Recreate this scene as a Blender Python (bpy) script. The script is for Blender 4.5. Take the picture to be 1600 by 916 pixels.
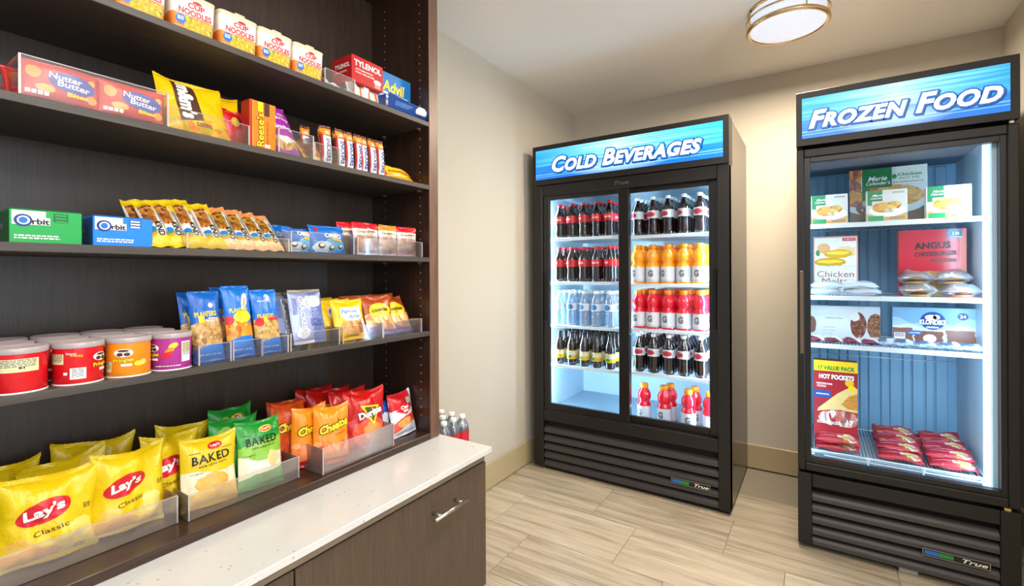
import bpy, bmesh, math, random
from mathutils import Vector, Matrix, noise
PI = math.pi
scn = bpy.context.scene
for o in list(bpy.data.objects): bpy.data.objects.remove(o)
COL = scn.collection
# ------------------------------------------------------------ camera, light, exposure
CAM = Vector((1.5512, -3.245, 1.2155)); YAW = 0.5755; ROLL = -0.0048; FPX = 730.48; PY = 427.2
FW = Vector((-math.sin(YAW), math.cos(YAW), 0)); RT = Vector((math.cos(YAW), math.sin(YAW), 0)); UP = Vector((0, 0, 1))
R2 = RT * math.cos(ROLL) + UP * math.sin(ROLL); U2 = -RT * math.sin(ROLL) + UP * math.cos(ROLL)
cd = bpy.data.cameras.new('camera'); cam = bpy.data.objects.new('camera', cd); COL.objects.link(cam)
cd.sensor_width = 36; cd.lens = 36 * FPX / 1600; cd.shift_y = -(458 - PY) / 1600; cd.clip_start = .05
mw = Matrix((R2, U2, -FW)).transposed().to_4x4(); mw.translation = CAM; cam.matrix_world = mw
scn.camera = cam
def at(ax, val, u, v):
    """point of the plane  axis = val  seen at photo position u, v"""
    d = FW + R2 * ((u - 800) / FPX) - U2 * ((v - PY) / FPX)
    return CAM + d * ((val - CAM[ax]) / d[ax])
vs = scn.view_settings; vs.view_transform = 'Standard'; vs.look = 'None'; vs.gamma = 1; vs.exposure = 0.2; vs.use_curve_mapping = False
W = bpy.data.worlds.new('world'); scn.world = W; W.use_nodes = True
W.node_tree.nodes['Background'].inputs[0].default_value = (.90, .94, 1, 1); W.node_tree.nodes['Background'].inputs[1].default_value = .6
def area(name, loc, rot, sx, sy, e, col):
    l = bpy.data.lights.new(name, 'AREA'); l.shape = 'RECTANGLE'; l.size = sx; l.size_y = sy; l.energy = e; l.color = col
    o = bpy.data.objects.new(name, l); COL.objects.link(o); o.location = loc; o.rotation_euler = rot; return o
area('fill_light_overhead', (1.6, -2.7, 2.40), (0, 0, 0), 1.0, .6, 24, (1, .95, .88))  # added overhead fill, out of view, no known fixture
area('fill_light_upward', (3.5, -3.3, 1.70), (math.radians(150), 0, math.radians(12)), .9, .5, 72, (.95, .97, 1))  # added upward fill that brightens the ceiling, no such lamp known
area('fill_light_rear', (2.2, -4.4, 2.40), (0, 0, 0), 1.6, 1.0, 36, (1, .95, .90))  # added overhead fill behind the camera, out of view
area('fill_light_cool_side', (4.6, -3.6, 1.35), (0, math.radians(90), math.radians(-8)), 2.0, 2.8, 44, (.72, .86, 1))  # added cool side fill for bookcase fronts and left wall, no window known
HC = 2.4194; XR = 2.3296; YF = -5.2
BX, BYI, BYO, BXB = .3335, -1.9356, -1.8879, .015
YL = -3.42                                     # left end of the bookcase
SH = [1.7861, 1.549, 1.2768, .9987]; TH = .017; DECK = .6147
KX, KZ, KYE = .5709, .5907, -1.8718
# ------------------------------------------------------------ materials
def lin(h):
    if isinstance(h, (tuple, list)): return (*h[:3], 1)
    h = h.lstrip('#'); o = []
    for i in (0, 2, 4):
        c = int(h[i:i+2], 16) / 255
        o.append(c / 12.92 if c <= .04045 else ((c + .055) / 1.055) ** 2.4)
    return (*o, 1)
class NT:
    def __init__(s, m): s.t = m.node_tree; s.t.nodes.clear()
    def n(s, typ, **kw):
        nd = s.t.nodes.new(typ)
        for k, v in kw.items(): setattr(nd, k, v)
        return nd
    def l(s, a, b): s.t.links.new(a, b)
    def set(s, sock, v):
        if isinstance(v, bpy.types.NodeSocket): s.l(v, sock)
        else: sock.default_value = v
    def m(s, op, a, b=0., c=0.):
        nd = s.n('ShaderNodeMath', operation=op); s.set(nd.inputs[0], a); s.set(nd.inputs[1], b); s.set(nd.inputs[2], c); return nd.outputs[0]
    def mix(s, f, a, b):
        nd = s.n('ShaderNodeMix', data_type='RGBA'); s.set(nd.inputs[0], f); s.set(nd.inputs[6], a); s.set(nd.inputs[7], b); return nd.outputs[2]
    def ramp(s, f, stops):
        nd = s.n('ShaderNodeValToRGB'); s.set(nd.inputs[0], f); e = nd.color_ramp.elements
        while len(e) < len(stops): e.new(.5)
        for i, (p, c) in enumerate(stops): e[i].position = p; e[i].color = lin(c)
        return nd.outputs[0]
    def noise(s, vec, scale, detail=3, rough=.5, **k):
        nd = s.n('ShaderNodeTexNoise'); s.set(nd.inputs['Scale'], scale); s.set(nd.inputs['Detail'], detail); s.set(nd.inputs['Roughness'], rough)
        if vec is not None: s.l(vec, nd.inputs['Vector'])
        return nd.outputs['Fac']
    def bsdf(s, col, rough=.5, metal=0, spec=.5, coat=0, emit=None, es=0, bump=None, bstr=.3, bdist=.002, trans=0, alpha=1):
        p = s.n('ShaderNodeBsdfPrincipled'); o = s.n('ShaderNodeOutputMaterial'); s.l(p.outputs[0], o.inputs[0])
        s.set(p.inputs['Base Color'], col); s.set(p.inputs['Roughness'], rough); s.set(p.inputs['Metallic'], metal)
        s.set(p.inputs['Specular IOR Level'], spec); s.set(p.inputs['Coat Weight'], coat); s.set(p.inputs['Coat Roughness'], .08)
        s.set(p.inputs['Transmission Weight'], trans); s.set(p.inputs['Alpha'], alpha)
        if emit is not None: s.set(p.inputs['Emission Color'], emit); s.set(p.inputs['Emission Strength'], es)
        if bump is not None:
            b = s.n('ShaderNodeBump'); s.set(b.inputs['Strength'], bstr); s.set(b.inputs['Distance'], bdist); s.l(bump, b.inputs['Height']); s.l(b.outputs[0], p.inputs['Normal'])
        return p
def newmat(name):
    m = bpy.data.materials.new(name); m.use_nodes = True; return m, NT(m)
MC = {}
def solid(name, col, rough=.5, metal=0, spec=.5, coat=0, emit=0, var=.06, scale=40, bump=0):
    if name in MC: return MC[name]
    m, t = newmat(name); c = lin(col)
    tc = t.n('ShaderNodeTexCoord').outputs['Object']; nz = t.noise(tc, scale, 3)
    cc = t.mix(nz, tuple(x * (1 - var) for x in c[:3]) + (1,), tuple(min(1, x * (1 + var)) for x in c[:3]) + (1,))
    t.bsdf(cc, rough, metal, spec, coat, cc if emit else None, emit, nz if bump else None, bump)
    MC[name] = m; return m
def wood(name, c1, c2, rough, axis='Z', spec=.5, sc=1.0, coat=0):
    m, t = newmat(name); tc = t.n('ShaderNodeTexCoord').outputs['Object']
    mp = t.n('ShaderNodeMapping'); t.l(tc, mp.inputs[0]); s = [34 * sc] * 3; s['XYZ'.index(axis)] = 1.6 * sc; mp.inputs['Scale'].default_value = s
    a = t.noise(mp.outputs[0], 3.2, 6, .6); mp2 = t.n('ShaderNodeMapping'); t.l(tc, mp2.inputs[0]); s = [160 * sc] * 3; s['XYZ'.index(axis)] = 5 * sc; mp2.inputs['Scale'].default_value = s
    b = t.noise(mp2.outputs[0], 2, 3, .6); f = t.m('ADD', t.m('MULTIPLY', a, .6), t.m('MULTIPLY', b, .4))
    col = t.ramp(f, [(.36, c1), (.64, c2)]); t.bsdf(col, rough, 0, spec, coat, bump=b, bstr=.12, bdist=.001); return m
def see(name, tint='#ffffff', gloss=.06, rough=.02, milky=0, milk='#ffffff', fres=1.0):
    m, t = newmat(name); o = t.n('ShaderNodeOutputMaterial'); tr = t.n('ShaderNodeBsdfTransparent'); tr.inputs[0].default_value = lin(tint)
    g = t.n('ShaderNodeBsdfGlossy'); g.inputs['Roughness'].default_value = rough; g.inputs[0].default_value = (1, 1, 1, 1)
    fr = t.n('ShaderNodeFresnel'); fr.inputs[0].default_value = 1.45
    mx = t.n('ShaderNodeMixShader'); t.l(t.m('ADD', t.m('MULTIPLY', fr.outputs[0], fres), gloss), mx.inputs[0]); t.l(tr.outputs[0], mx.inputs[1]); t.l(g.outputs[0], mx.inputs[2])
    out = mx.outputs[0]
    if milky:
        d = t.n('ShaderNodeBsdfDiffuse'); d.inputs[0].default_value = lin(milk); m2 = t.n('ShaderNodeMixShader'); m2.inputs[0].default_value = milky
        t.l(out, m2.inputs[1]); t.l(d.outputs[0], m2.inputs[2]); out = m2.outputs[0]
    t.l(out, o.inputs[0]); return m
def pr(name, base, layers=(), rough=.32, asp=1, metal=0, coat=0, emit=0, spec=.5, wrink=0, obj=False):
    """printed wrapper: flat shapes laid over a base colour in UV space
    shapes: ('r',u0,v0,u1,v1) ('e',cu,cv,ru,rv) ('b',a,b,c,d,e): v<a+bu+c sin(du+e); colour or ['food', scale, c1, c2, ...]"""
    if name in MC: return MC[name]
    m, t = newmat(name); tc = t.n('ShaderNodeTexCoord'); sp = t.n('ShaderNodeSeparateXYZ'); t.l(tc.outputs['UV'], sp.inputs[0])
    U, V = sp.outputs[0], sp.outputs[1]; nz = None; fine = t.noise(tc.outputs['UV'], 22, 3)
    def colour(c, sc=None):
        if isinstance(c, list):
            vo = t.n('ShaderNodeTexVoronoi'); vo.inputs['Scale'].default_value = c[1]; mp_ = t.n('ShaderNodeMapping'); mp_.inputs['Scale'].default_value = (max(1, 1 / asp), max(1, asp), 1); t.l(tc.outputs['UV'], mp_.inputs[0]); t.l(mp_.outputs[0], vo.inputs['Vector'])
            sx = t.n('ShaderNodeSeparateColor'); t.l(vo.outputs['Color'], sx.inputs[0]); k = len(c) - 2
            f = t.m('ADD', t.m('MULTIPLY', sx.outputs[0], .75), t.m('MULTIPLY', fine, .25))
            return t.ramp(f, [(.1 + .8 * i / max(1, k - 1), c[2 + i]) for i in range(k)])
        return lin(c)
    cur = colour(base)
    for sh, c, *op in layers:
        u, v = U, V
        if op:
            nz = t.noise(tc.outputs['UV'], op[1] if len(op) > 1 else 7, 2)
            d = t.m('MULTIPLY', t.m('SUBTRACT', nz, .5), op[0] * 2); u = t.m('ADD', U, d); v = t.m('ADD', V, t.m('MULTIPLY', d, -.8))
        if sh[0] == 'r':
            mu = t.m('LESS_THAN', t.m('ABSOLUTE', t.m('SUBTRACT', u, (sh[1] + sh[3]) / 2)), abs(sh[3] - sh[1]) / 2)
            mv = t.m('LESS_THAN', t.m('ABSOLUTE', t.m('SUBTRACT', v, (sh[2] + sh[4]) / 2)), abs(sh[4] - sh[2]) / 2); k = t.m('MULTIPLY', mu, mv)
        elif sh[0] == 'e':
            a = t.m('POWER', t.m('DIVIDE', t.m('SUBTRACT', u, sh[1]), sh[3]), 2.); b = t.m('POWER', t.m('DIVIDE', t.m('SUBTRACT', v, sh[2]), sh[4]), 2.)
            k = t.m('LESS_THAN', t.m('ADD', a, b), 1.)
        elif sh[0] == 'g':                       # soft vertical blend a -> b
            k = t.n('ShaderNodeMapRange'); t.l(v, k.inputs[0]); k.inputs[1].default_value = sh[1]; k.inputs[2].default_value = sh[2]; k = k.outputs[0]
        elif sh[0] == 's':                       # soft ellipse
            a = t.m('POWER', t.m('DIVIDE', t.m('SUBTRACT', u, sh[1]), sh[3]), 2.); b = t.m('POWER', t.m('DIVIDE', t.m('SUBTRACT', v, sh[2]), sh[4]), 2.)
            k = t.n('ShaderNodeMath', operation='SUBTRACT', use_clamp=True); k.inputs[0].default_value = 1; t.l(t.m('ADD', a, b), k.inputs[1]); k = k.outputs[0]
        else:
            w = t.m('MULTIPLY', t.m('SINE', t.m('ADD', t.m('MULTIPLY', u, sh[4]), sh[5])), sh[3])
            k = t.m('LESS_THAN', v, t.m('ADD', t.m('ADD', t.m('MULTIPLY', u, sh[2]), sh[1]), w))
        cur = t.mix(k, cur, colour(c))
    bp = None
    if wrink: bp = t.noise(tc.outputs['UV'], 9, 4, .6)
    t.bsdf(cur, rough, metal, spec, coat, cur if emit else None, emit, bp, wrink, .006)
    MC[name] = m; return m
BLACK = solid('fridge_black', '#1d1a18', .42, spec=.4, var=.05, scale=300, bump=.02)
BLACK2 = solid('trim_black', '#141211', .35, var=.03)
GBLACK = solid('side_panel_black', '#3a3027', .24, spec=.8, var=.03)
LOUV = solid('louver_black', '#3c3633', .45, var=.05)
DARK = solid('void_black', '#0b0a09', .8)
LINER = solid('liner_white', '#c6e0f0', .35, var=.01)
LINBLU = solid('liner_blue_grey', '#7fb0d2', .4, var=.01)
WIRE = solid('shelf_wire_white', '#e6f0f6', .4, var=.01)
CHROME = solid('brushed_nickel', '#c9c3b8', .28, 1, var=.03)
GOLD = solid('satin_brass', '#dcc193', .25, 1, var=.03)
WHT = solid('print_white', '#f6f4ee', .4, var=0); BLK = solid('print_black', '#15120f', .4, var=0)
RED = solid('print_red', '#cc1526', .35, var=0); YEL = solid('print_yellow', '#f6d21c', .35, var=0); NAVY = solid('print_navy', '#16327e', .35, var=0)
BLU = solid('print_blue', '#1f6fc4', .35, var=0); BRN = solid('print_brown', '#4a2a1a', .35, var=0); GRN = solid('print_green', '#1f8a3c', .35, var=0)
ORG = solid('print_orange', '#f08a1c', .35, var=0); PINK = solid('print_salmon', '#e88a7a', .35, var=0); GRY = solid('print_grey', '#77797c', .4, var=0)
ACR = see('clear_acrylic', '#fdfcfb', .015, .06, .012, '#f4e8e2', fres=.7); ACRD = see('clear_acrylic_painted_haze', '#fdfcfb', .05, .10, .07, '#f4e4dc', fres=.9); ACRE = see('acrylic_cut_edge', '#efe8e2', .25, .15, .35, '#e8e0dc')  # clear bins: pinkish milk paints in reflected haze, strongest on deep bins
GLASS = see('door_glass', '#fdfeff', .0, .0, 0, fres=.25)
FILM = see('clear_wrapper_film', '#f4f6fa', .16, .12, .12)
# ------------------------------------------------------------ mesh helpers
_bev = {}
def boxgeo(dx, dy, dz, bev, seg=1):
    k = (round(dx, 5), round(dy, 5), round(dz, 5), bev, seg)
    if k not in _bev:
        bm = bmesh.new(); bmesh.ops.create_cube(bm, size=1); bmesh.ops.scale(bm, vec=(dx, dy, dz), verts=bm.verts)
        if bev: bmesh.ops.bevel(bm, geom=bm.edges[:], offset=min(bev, .45 * min(dx, dy, dz)), segments=seg, affect='EDGES', profile=.5)
        bm.verts.index_update(); _bev[k] = ([v.co.copy() for v in bm.verts], [[v.index for v in f.verts] for f in bm.faces]); bm.free()
    return _bev[k]
class MB:
    def __init__(s): s.v = []; s.f = []; s.mi = []; s.uv = []; s.mats = []; s.sm = []
    def idx(s, m):
        if m not in s.mats: s.mats.append(m)
        return s.mats.index(m)
    def add(s, vs_, fs, mat, uvs=None, smooth=False, M=None):
        b = len(s.v); i = s.idx(mat)
        s.v += [tuple(M @ Vector(v)) if M is not None else tuple(v) for v in vs_]; s.uv += uvs if uvs else [(0., 0.)] * len(vs_)
        for f in fs: s.f.append([b + k for k in f]); s.mi.append(i); s.sm.append(smooth)
    def box(s, x0, y0, z0, x1, y1, z1, mat, bev=0, M=None, seg=1):
        vv, ff = boxgeo(abs(x1 - x0), abs(y1 - y0), abs(z1 - z0), bev, seg); c = Vector(((x0 + x1) / 2, (y0 + y1) / 2, (z0 + z1) / 2))
        s.add([v + c for v in vv], ff, mat, M=M, smooth=False); return s
    def quad(s, p, mat, uv=((0, 0), (1, 0), (1, 1), (0, 1)), n=1):
        if n == 1: s.add(p, [[0, 1, 2, 3]], mat, list(uv)); return s
    def lathe(s, prof, mat, n=24, M=None, sq=None, smooth=True, wrapuv=False):
        """prof: list of (r, z); sq: superellipse power for a squarer section"""
        vv = []; uu = []
        z0, z1 = prof[0][1], prof[-1][1]
        for (r, z) in prof:
            for i in range(n + 1):
                a = 2 * PI * i / n; ca, sa = math.cos(a), math.sin(a)
                if sq: k = (abs(ca) ** sq + abs(sa) ** sq) ** (-1 / sq)
                else: k = 1
                vv.append((r * k * ca, r * k * sa, z)); uu.append((((i / n) + .5) % 1.0001 if 0 else i / n, (z - z0) / ((z1 - z0) or 1)))
        ff = [[j * (n + 1) + i, j * (n + 1) + i + 1, (j + 1) * (n + 1) + i + 1, (j + 1) * (n + 1) + i] for j in range(len(prof) - 1) for i in range(n)]
        s.add(vv, ff, mat, uu, smooth, M); return s
    def tube(s, path, r, mat, n=8):
        P = [Vector(p) for p in path]; vv = []; ff = []
        for i, p in enumerate(P):
            d = (P[min(i + 1, len(P) - 1)] - P[max(i - 1, 0)]).normalized(); a = Vector((0, 0, 1)) if abs(d.z) < .9 else Vector((1, 0, 0)); e1 = d.cross(a).normalized(); e2 = d.cross(e1)
            for k in range(n): t = 2 * PI * k / n; vv.append(p + (e1 * math.cos(t) + e2 * math.sin(t)) * r)
        for i in range(len(P) - 1):
            for k in range(n): ff.append([i * n + k, i * n + (k + 1) % n, (i + 1) * n + (k + 1) % n, (i + 1) * n + k])
        ff.append(list(range(n))[::-1]); ff.append([(len(P) - 1) * n + k for k in range(n)])
        s.add(vv, ff, mat, smooth=True); return s
    def mesh(s, name):
        me = bpy.data.meshes.new(name); me.from_pydata([tuple(v) for v in s.v], [], s.f)
        for m in s.mats: me.materials.append(m)
        me.polygons.foreach_set('material_index', s.mi); me.polygons.foreach_set('use_smooth', s.sm)
        ul = me.uv_layers.new(name='UVMap'); li = [0] * len(me.loops); me.loops.foreach_get('vertex_index', li)
        fl = []
        for i in li: fl += [s.uv[i][0], s.uv[i][1]]
        ul.data.foreach_set('uv', fl); me.update(); return me
    def build(s, name, parent=None, loc=(0, 0, 0), rot=(0, 0, 0)):
        o = bpy.data.objects.new(name, s.mesh(name)); COL.objects.link(o); o.location = loc; o.rotation_euler = rot
        if parent: o.parent = parent
        return o
def tag(o, label=None, cat=None, group=None, kind=None):
    if label: o['label'] = label
    if cat: o['category'] = cat
    if group: o['group'] = group
    if kind: o['kind'] = kind
    return o
def empty(name, loc=(0, 0, 0), rz=0, rot=None):
    o = bpy.data.objects.new(name, None); COL.objects.link(o); o.location = loc; o.rotation_euler = rot or (0, 0, rz); o.empty_display_size = .05; return o
def dup(root, loc, rot=None, label=None, group=None):
    r = root.copy(); COL.objects.link(r); r.location = loc
    if rot is not None: r.rotation_euler = rot
    if label: r['label'] = label
    if group: r['group'] = group
    for ch in list(root.children):
        c = ch.copy(); COL.objects.link(c); c.parent = r
        for g in list(ch.children):
            d = g.copy(); COL.objects.link(d); d.parent = c
    return r
def struct(name, mb, parent=None):
    o = mb.build(name, parent)
    if not parent: o['kind'] = 'structure'
    return o
# ---- lettering
_tx = {}
def glyphs(s, off=0., shear=0., sp=1., caps=None):
    k = (s, off, shear, sp, caps)
    if k in _tx: return _tx[k]
    cu = bpy.data.curves.new('t', 'FONT'); cu.body = s; cu.size = 1; cu.offset = off; cu.shear = shear; cu.space_character = sp; cu.resolution_u = 3; cu.fill_mode = 'FRONT'
    if caps:
        cu.small_caps_scale = caps
        for i, ch in enumerate(s):
            if ch.islower(): cu.body_format[i].use_small_caps = True
    o = bpy.data.objects.new('t', cu); COL.objects.link(o); dg = bpy.context.evaluated_depsgraph_get(); dg.update()
    me = bpy.data.meshes.new_from_object(o.evaluated_get(dg)); bm = bmesh.new(); bm.from_mesh(me); bmesh.ops.triangulate(bm, faces=bm.faces); bm.verts.index_update()
    r = ([(v.co.x, v.co.y) for v in bm.verts], [[v.index for v in f.verts] for f in bm.faces]); bm.free()
    bpy.data.objects.remove(o); bpy.data.meshes.remove(me); bpy.data.curves.remove(cu); _tx[k] = r; return r
def shape2d(mb, S, pts, tris, mat, off=.0006, maxe=None):
    """lay 2D triangles on a surface S(a,b) -> (pos, normal)"""
    pts = list(pts); tris = [list(t) for t in tris]
    if maxe:
        out = []; st = tris; mid = {}
        while st:
            t = st.pop(); L = [((pts[t[i]][0] - pts[t[(i + 1) % 3]][0]) ** 2 + (pts[t[i]][1] - pts[t[(i + 1) % 3]][1]) ** 2, i) for i in range(3)]; l, i = max(L)
            if l <= maxe * maxe: out.append(t); continue
            a, b, c = t[i], t[(i + 1) % 3], t[(i + 2) % 3]; k = (min(a, b), max(a, b))
            if k not in mid: mid[k] = len(pts); pts.append(((pts[a][0] + pts[b][0]) / 2, (pts[a][1] + pts[b][1]) / 2))
            st.append([a, mid[k], c]); st.append([mid[k], b, c])
        tris = out
    vv = []
    for a, b in pts:
        p, n = S(a, b); vv.append(p + n * off)
    mb.add(vv, tris, mat, smooth=False)
def text(mb, S, s, a, b, w, mat, h=None, rot=0, off=.0008, bold=.01, shear=0, sp=1., caps=None, line=None, maxe=None, arc=0):
    """s centred on (a, b), w wide; line = (material, extra offset) draws an outline behind"""
    base = glyphs(s, bold, shear, sp, caps)
    if not base[0]: return
    xs = [p[0] for p in base[0]]; ys = [p[1] for p in base[0]]; x0, x1, y0, y1 = min(xs), max(xs), min(ys), max(ys)
    kx = w / (x1 - x0); ky = (h / (y1 - y0)) if h else kx; c, sn = math.cos(rot), math.sin(rot)
    def tf(P):
        o = []
        for x, y in P:
            X = (x - (x0 + x1) / 2) * kx; Y = (y - (y0 + y1) / 2) * ky + arc * X * X; o.append((a + X * c - Y * sn, b + X * sn + Y * c))
        return o
    if line:
        g = glyphs(s, bold + line[1], shear, sp, caps); shape2d(mb, S, tf(g[0]), g[1], line[0], off * .6, maxe)
    shape2d(mb, S, tf(base[0]), base[1], mat, off + (.0003 if line else 0), maxe)
def ell(mb, S, a, b, ra, rb, mat, rot=0, off=.0004, n=20, maxe=None):
    c, s = math.cos(rot), math.sin(rot); P = [(a, b)]
    for i in range(n): t = 2 * PI * i / n; x, y = ra * math.cos(t), rb * math.sin(t); P.append((a + x * c - y * s, b + x * s + y * c))
    shape2d(mb, S, P, [[0, 1 + i, 1 + (i + 1) % n] for i in range(n)], mat, off, maxe)
def poly(mb, S, P, mat, off=.0004, maxe=None):
    cx = sum(p[0] for p in P) / len(P); cy = sum(p[1] for p in P) / len(P); n = len(P)
    shape2d(mb, S, [(cx, cy)] + list(P), [[0, 1 + i, 1 + (i + 1) % n] for i in range(n)], mat, off, maxe)
def rect(mb, S, a0, b0, a1, b1, mat, off=.0004, maxe=None): poly(mb, S, [(a0, b0), (a1, b0), (a1, b1), (a0, b1)], mat, off, maxe)
def small(mb, S, a0, b, a1, n, mat, lh=.003, seed=1, off=.0006):
    """lines of print too small to read"""
    r = random.Random(seed)
    for i in range(n):
        x = a0
        while x < a1 - .001:
            w = min(r.uniform(.003, .009), a1 - x); rect(mb, S, x, b - i * lh * 1.8, x + w, b - i * lh * 1.8 + lh, mat, off); x += w + .0015
def flat(x, y0=0, z0=0):  # a plane facing +X
    return lambda a, b: (Vector((x, y0 + a, z0 + b)), Vector((1, 0, 0)))
def sideS(y, x0=0, z0=0): # a plane facing -Y, a runs toward +X
    return lambda a, b: (Vector((x0 + a, y, z0 + b)), Vector((0, -1, 0)))
def cylS(r, a0=0):        # around a cylinder, a = arc length, 0 faces +X
    return lambda a, b: (Vector((r * math.cos(a0 + a / r), r * math.sin(a0 + a / r), b)), Vector((math.cos(a0 + a / r), math.sin(a0 + a / r), 0)))
# ---- pillow bag: front faces +X, width along Y, stands on z=0
def bag(w, h, t, mat, seed=0, seal=.012, wr=1., tilt=0., pinch=.03, bend=0., ear=.0, back=None, nu=22, nv=28, fat=.5):
    mb = MB(); hb = h - 2 * seal
    def T(u, v):
        e = (1 - abs(u) ** 2.6) ** .75 * max(0, (1 - abs(2 * v ** (1.0 + .5 * (.5 - fat)) - 1) ** 3.2)) ** .75
        k = math.exp(-v / .10) + math.exp(-(1 - v) / .12)
        f = 1 + .16 * wr * k * math.sin(13 * u + seed * 2.1 + 3 * math.sin(3 * u + seed)) + wr * .22 * (noise.noise(Vector((u * 1.7, v * 2.6, seed * 3.7))) + .5 * noise.noise(Vector((u * 4 + v, v * 6, seed * 1.3))))
        return t / 2 * e * f
    def W_(v): return w / 2 * (1 - pinch * math.sin(PI * v) ** .6)
    def P(u, v, sg=1, s=None):
        """v in 0..1 body; z along the bag"""
        z = seal + hb * v + ear * abs(u) ** 3 * v ** 6 * (1 if u > 0 else .6) + tilt * u * v
        x = sg * T(u, v) - bend * v * v + .012 * wr * (noise.noise(Vector((u * 1.2, v * 1.5, seed))) ) * v
        return Vector((x, u * W_(v), z))
    def S(a, b):
        v = min(.995, max(.005, (b - seal) / hb)); u = max(-.98, min(.98, a / W_(v))); p = P(u, v); e = .02
        d1 = P(min(.999, u + e), v) - P(u - e, v); d2 = P(u, min(1, v + e)) - P(u, max(0, v - e)); n = d1.cross(d2).normalized(); return p, n
    for sg in (1, -1):
        vv = []; uu = []
        for j in range(nv + 1):
            v = .5 - .5 * math.cos(PI * j / nv)
            for i in range(nu + 1):
                u = math.sin(PI / 2 * (2 * i / nu - 1)); vv.append(P(u, v, sg)); uu.append(((u + 1) / 2, (seal + hb * v) / h))
        ff = []
        for j in range(nv):
            for i in range(nu):
                q = [j * (nu + 1) + i, j * (nu + 1) + i + 1, (j + 1) * (nu + 1) + i + 1, (j + 1) * (nu + 1) + i]; ff.append(q if sg > 0 else q[::-1])
        mb.add(vv, ff, mat if sg > 0 or not back else back, uu, True)
    def sealm(top):
        sb = MB(); n = 30; v = 1 if top else 0; vv = []; uu = []; rows = 4
        for r in range(rows + 1):
            for i in range(n + 1):
                u = 2 * i / n - 1; p = P(u, v); k = r / rows; zz = seal * k * (1 if top else -1) * (1 if r < rows else (.90 + .10 * (i % 2)))
                vv.append(p + Vector((.0010 * math.sin(r * PI) + .0035 * wr * math.sin(4.5 * u + seed) * k + .0006 * (-1) ** r, 0, zz))); uu.append(((u + 1) / 2, 1 - seal / h * (1 - k) if top else seal / h * (1 - k)))
        F = [[r * (n + 1) + i, r * (n + 1) + i + 1, (r + 1) * (n + 1) + i + 1, (r + 1) * (n + 1) + i] for r in range(rows) for i in range(n)]
        if not top: F = [f[::-1] for f in F]
        sb.add(vv, F, mat, uu, True); return sb
    return mb, S, sealm
def finish_bag(pk, name, label, cat, group, loc, lean=0, yaw=0, roll=0):
    mb, S, sealm = pk; o = mb.build(name, None, loc, (roll, -lean, yaw)); tag(o, label, cat, group)
    sealm(True).build('top_seal', o); sealm(False).build('bottom_seal', o); return o
# ------------------------------------------------------------ setting
def wallmat(name, c1, c2):
    m, t = newmat(name); tc = t.n('ShaderNodeTexCoord').outputs['Object']
    mp = t.n('ShaderNodeMapping'); t.l(tc, mp.inputs[0]); mp.inputs['Scale'].default_value = (40, 40, 260)
    a = t.noise(mp.outputs[0], 2, 3); b = t.noise(tc, 1.3, 2); f = t.m('ADD', t.m('MULTIPLY', a, .5), t.m('MULTIPLY', b, .5))
    t.bsdf(t.ramp(f, [(.3, c1), (.7, c2)]), .62, 0, .3, bump=a, bstr=.08, bdist=.001); return m
WALL = wallmat('wallpaper_greige', '#bdb4a4', '#c6beaf'); CEIL = solid('ceiling_white', '#f2efea', .8, spec=.1, var=.01, scale=3)
BASE = solid('baseboard_tan', '#b3a17e', .42, var=.04)
struct('wall_left', MB().box(-.12, YF, 0, 0, 0, HC, WALL)); struct('wall_back', MB().box(-.12, 0, 0, XR + .12, .12, HC, WALL)); struct('wall_right', MB().box(XR, -2.05, 0, XR + .12, 0, HC, WALL))
struct('ceiling', MB().box(-.12, YF, HC, XR + 2.2, .12, HC + .1, CEIL))
struct('baseboard_back', MB().box(0, -.012, .004, XR, 0, .1495, BASE, .003)); struct('baseboard_left', MB().box(0, BYO + .012, .004, .012, -.012, .1495, BASE, .003)); struct('baseboard_right', MB().box(XR - .012, -2.05, .004, XR, -.012, .1495, BASE, .003))
GROUT = solid('grout_tan', '#8f8574', .8)
fl = struct('floor', MB().box(-.12, YF, -.05, XR + 2.2, .12, -.004, GROUT))
m, t = newmat('vein_cut_porcelain'); tcn = t.n('ShaderNodeTexCoord').outputs['Object']; oi = t.n('ShaderNodeObjectInfo')
mp = t.n('ShaderNodeMapping'); t.l(tcn, mp.inputs[0]); mp.inputs['Scale'].default_value = (1.1, 13, 1); cmb = t.n('ShaderNodeCombineXYZ')
t.l(t.m('MULTIPLY', oi.outputs['Random'], 37.), cmb.inputs[0]); t.l(t.m('MULTIPLY', oi.outputs['Random'], 91.), cmb.inputs[1]); t.l(cmb.outputs[0], mp.inputs['Location'])
a = t.noise(mp.outputs[0], 1.8, 6, .62); mp2 = t.n('ShaderNodeMapping'); t.l(mp.outputs[0], mp2.inputs[0]); mp2.inputs['Scale'].default_value = (1.5, 5, 1); b = t.noise(mp2.outputs[0], 2.5, 4, .6)
f = t.m('ADD', t.m('ADD', t.m('MULTIPLY', a, .62), t.m('MULTIPLY', b, .38)), t.m('MULTIPLY', t.m('SUBTRACT', oi.outputs['Random'], .5), .10))
t.bsdf(t.ramp(f, [(.34, '#857763'), (.44, '#a2947e'), (.53, '#b7a992'), (.62, '#c2b59e'), (.72, '#d3c8b5')]), .30, 0, .45, bump=b, bstr=.03); TILE = m
TW, TD = .6125, .3215
tmesh = {}
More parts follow.
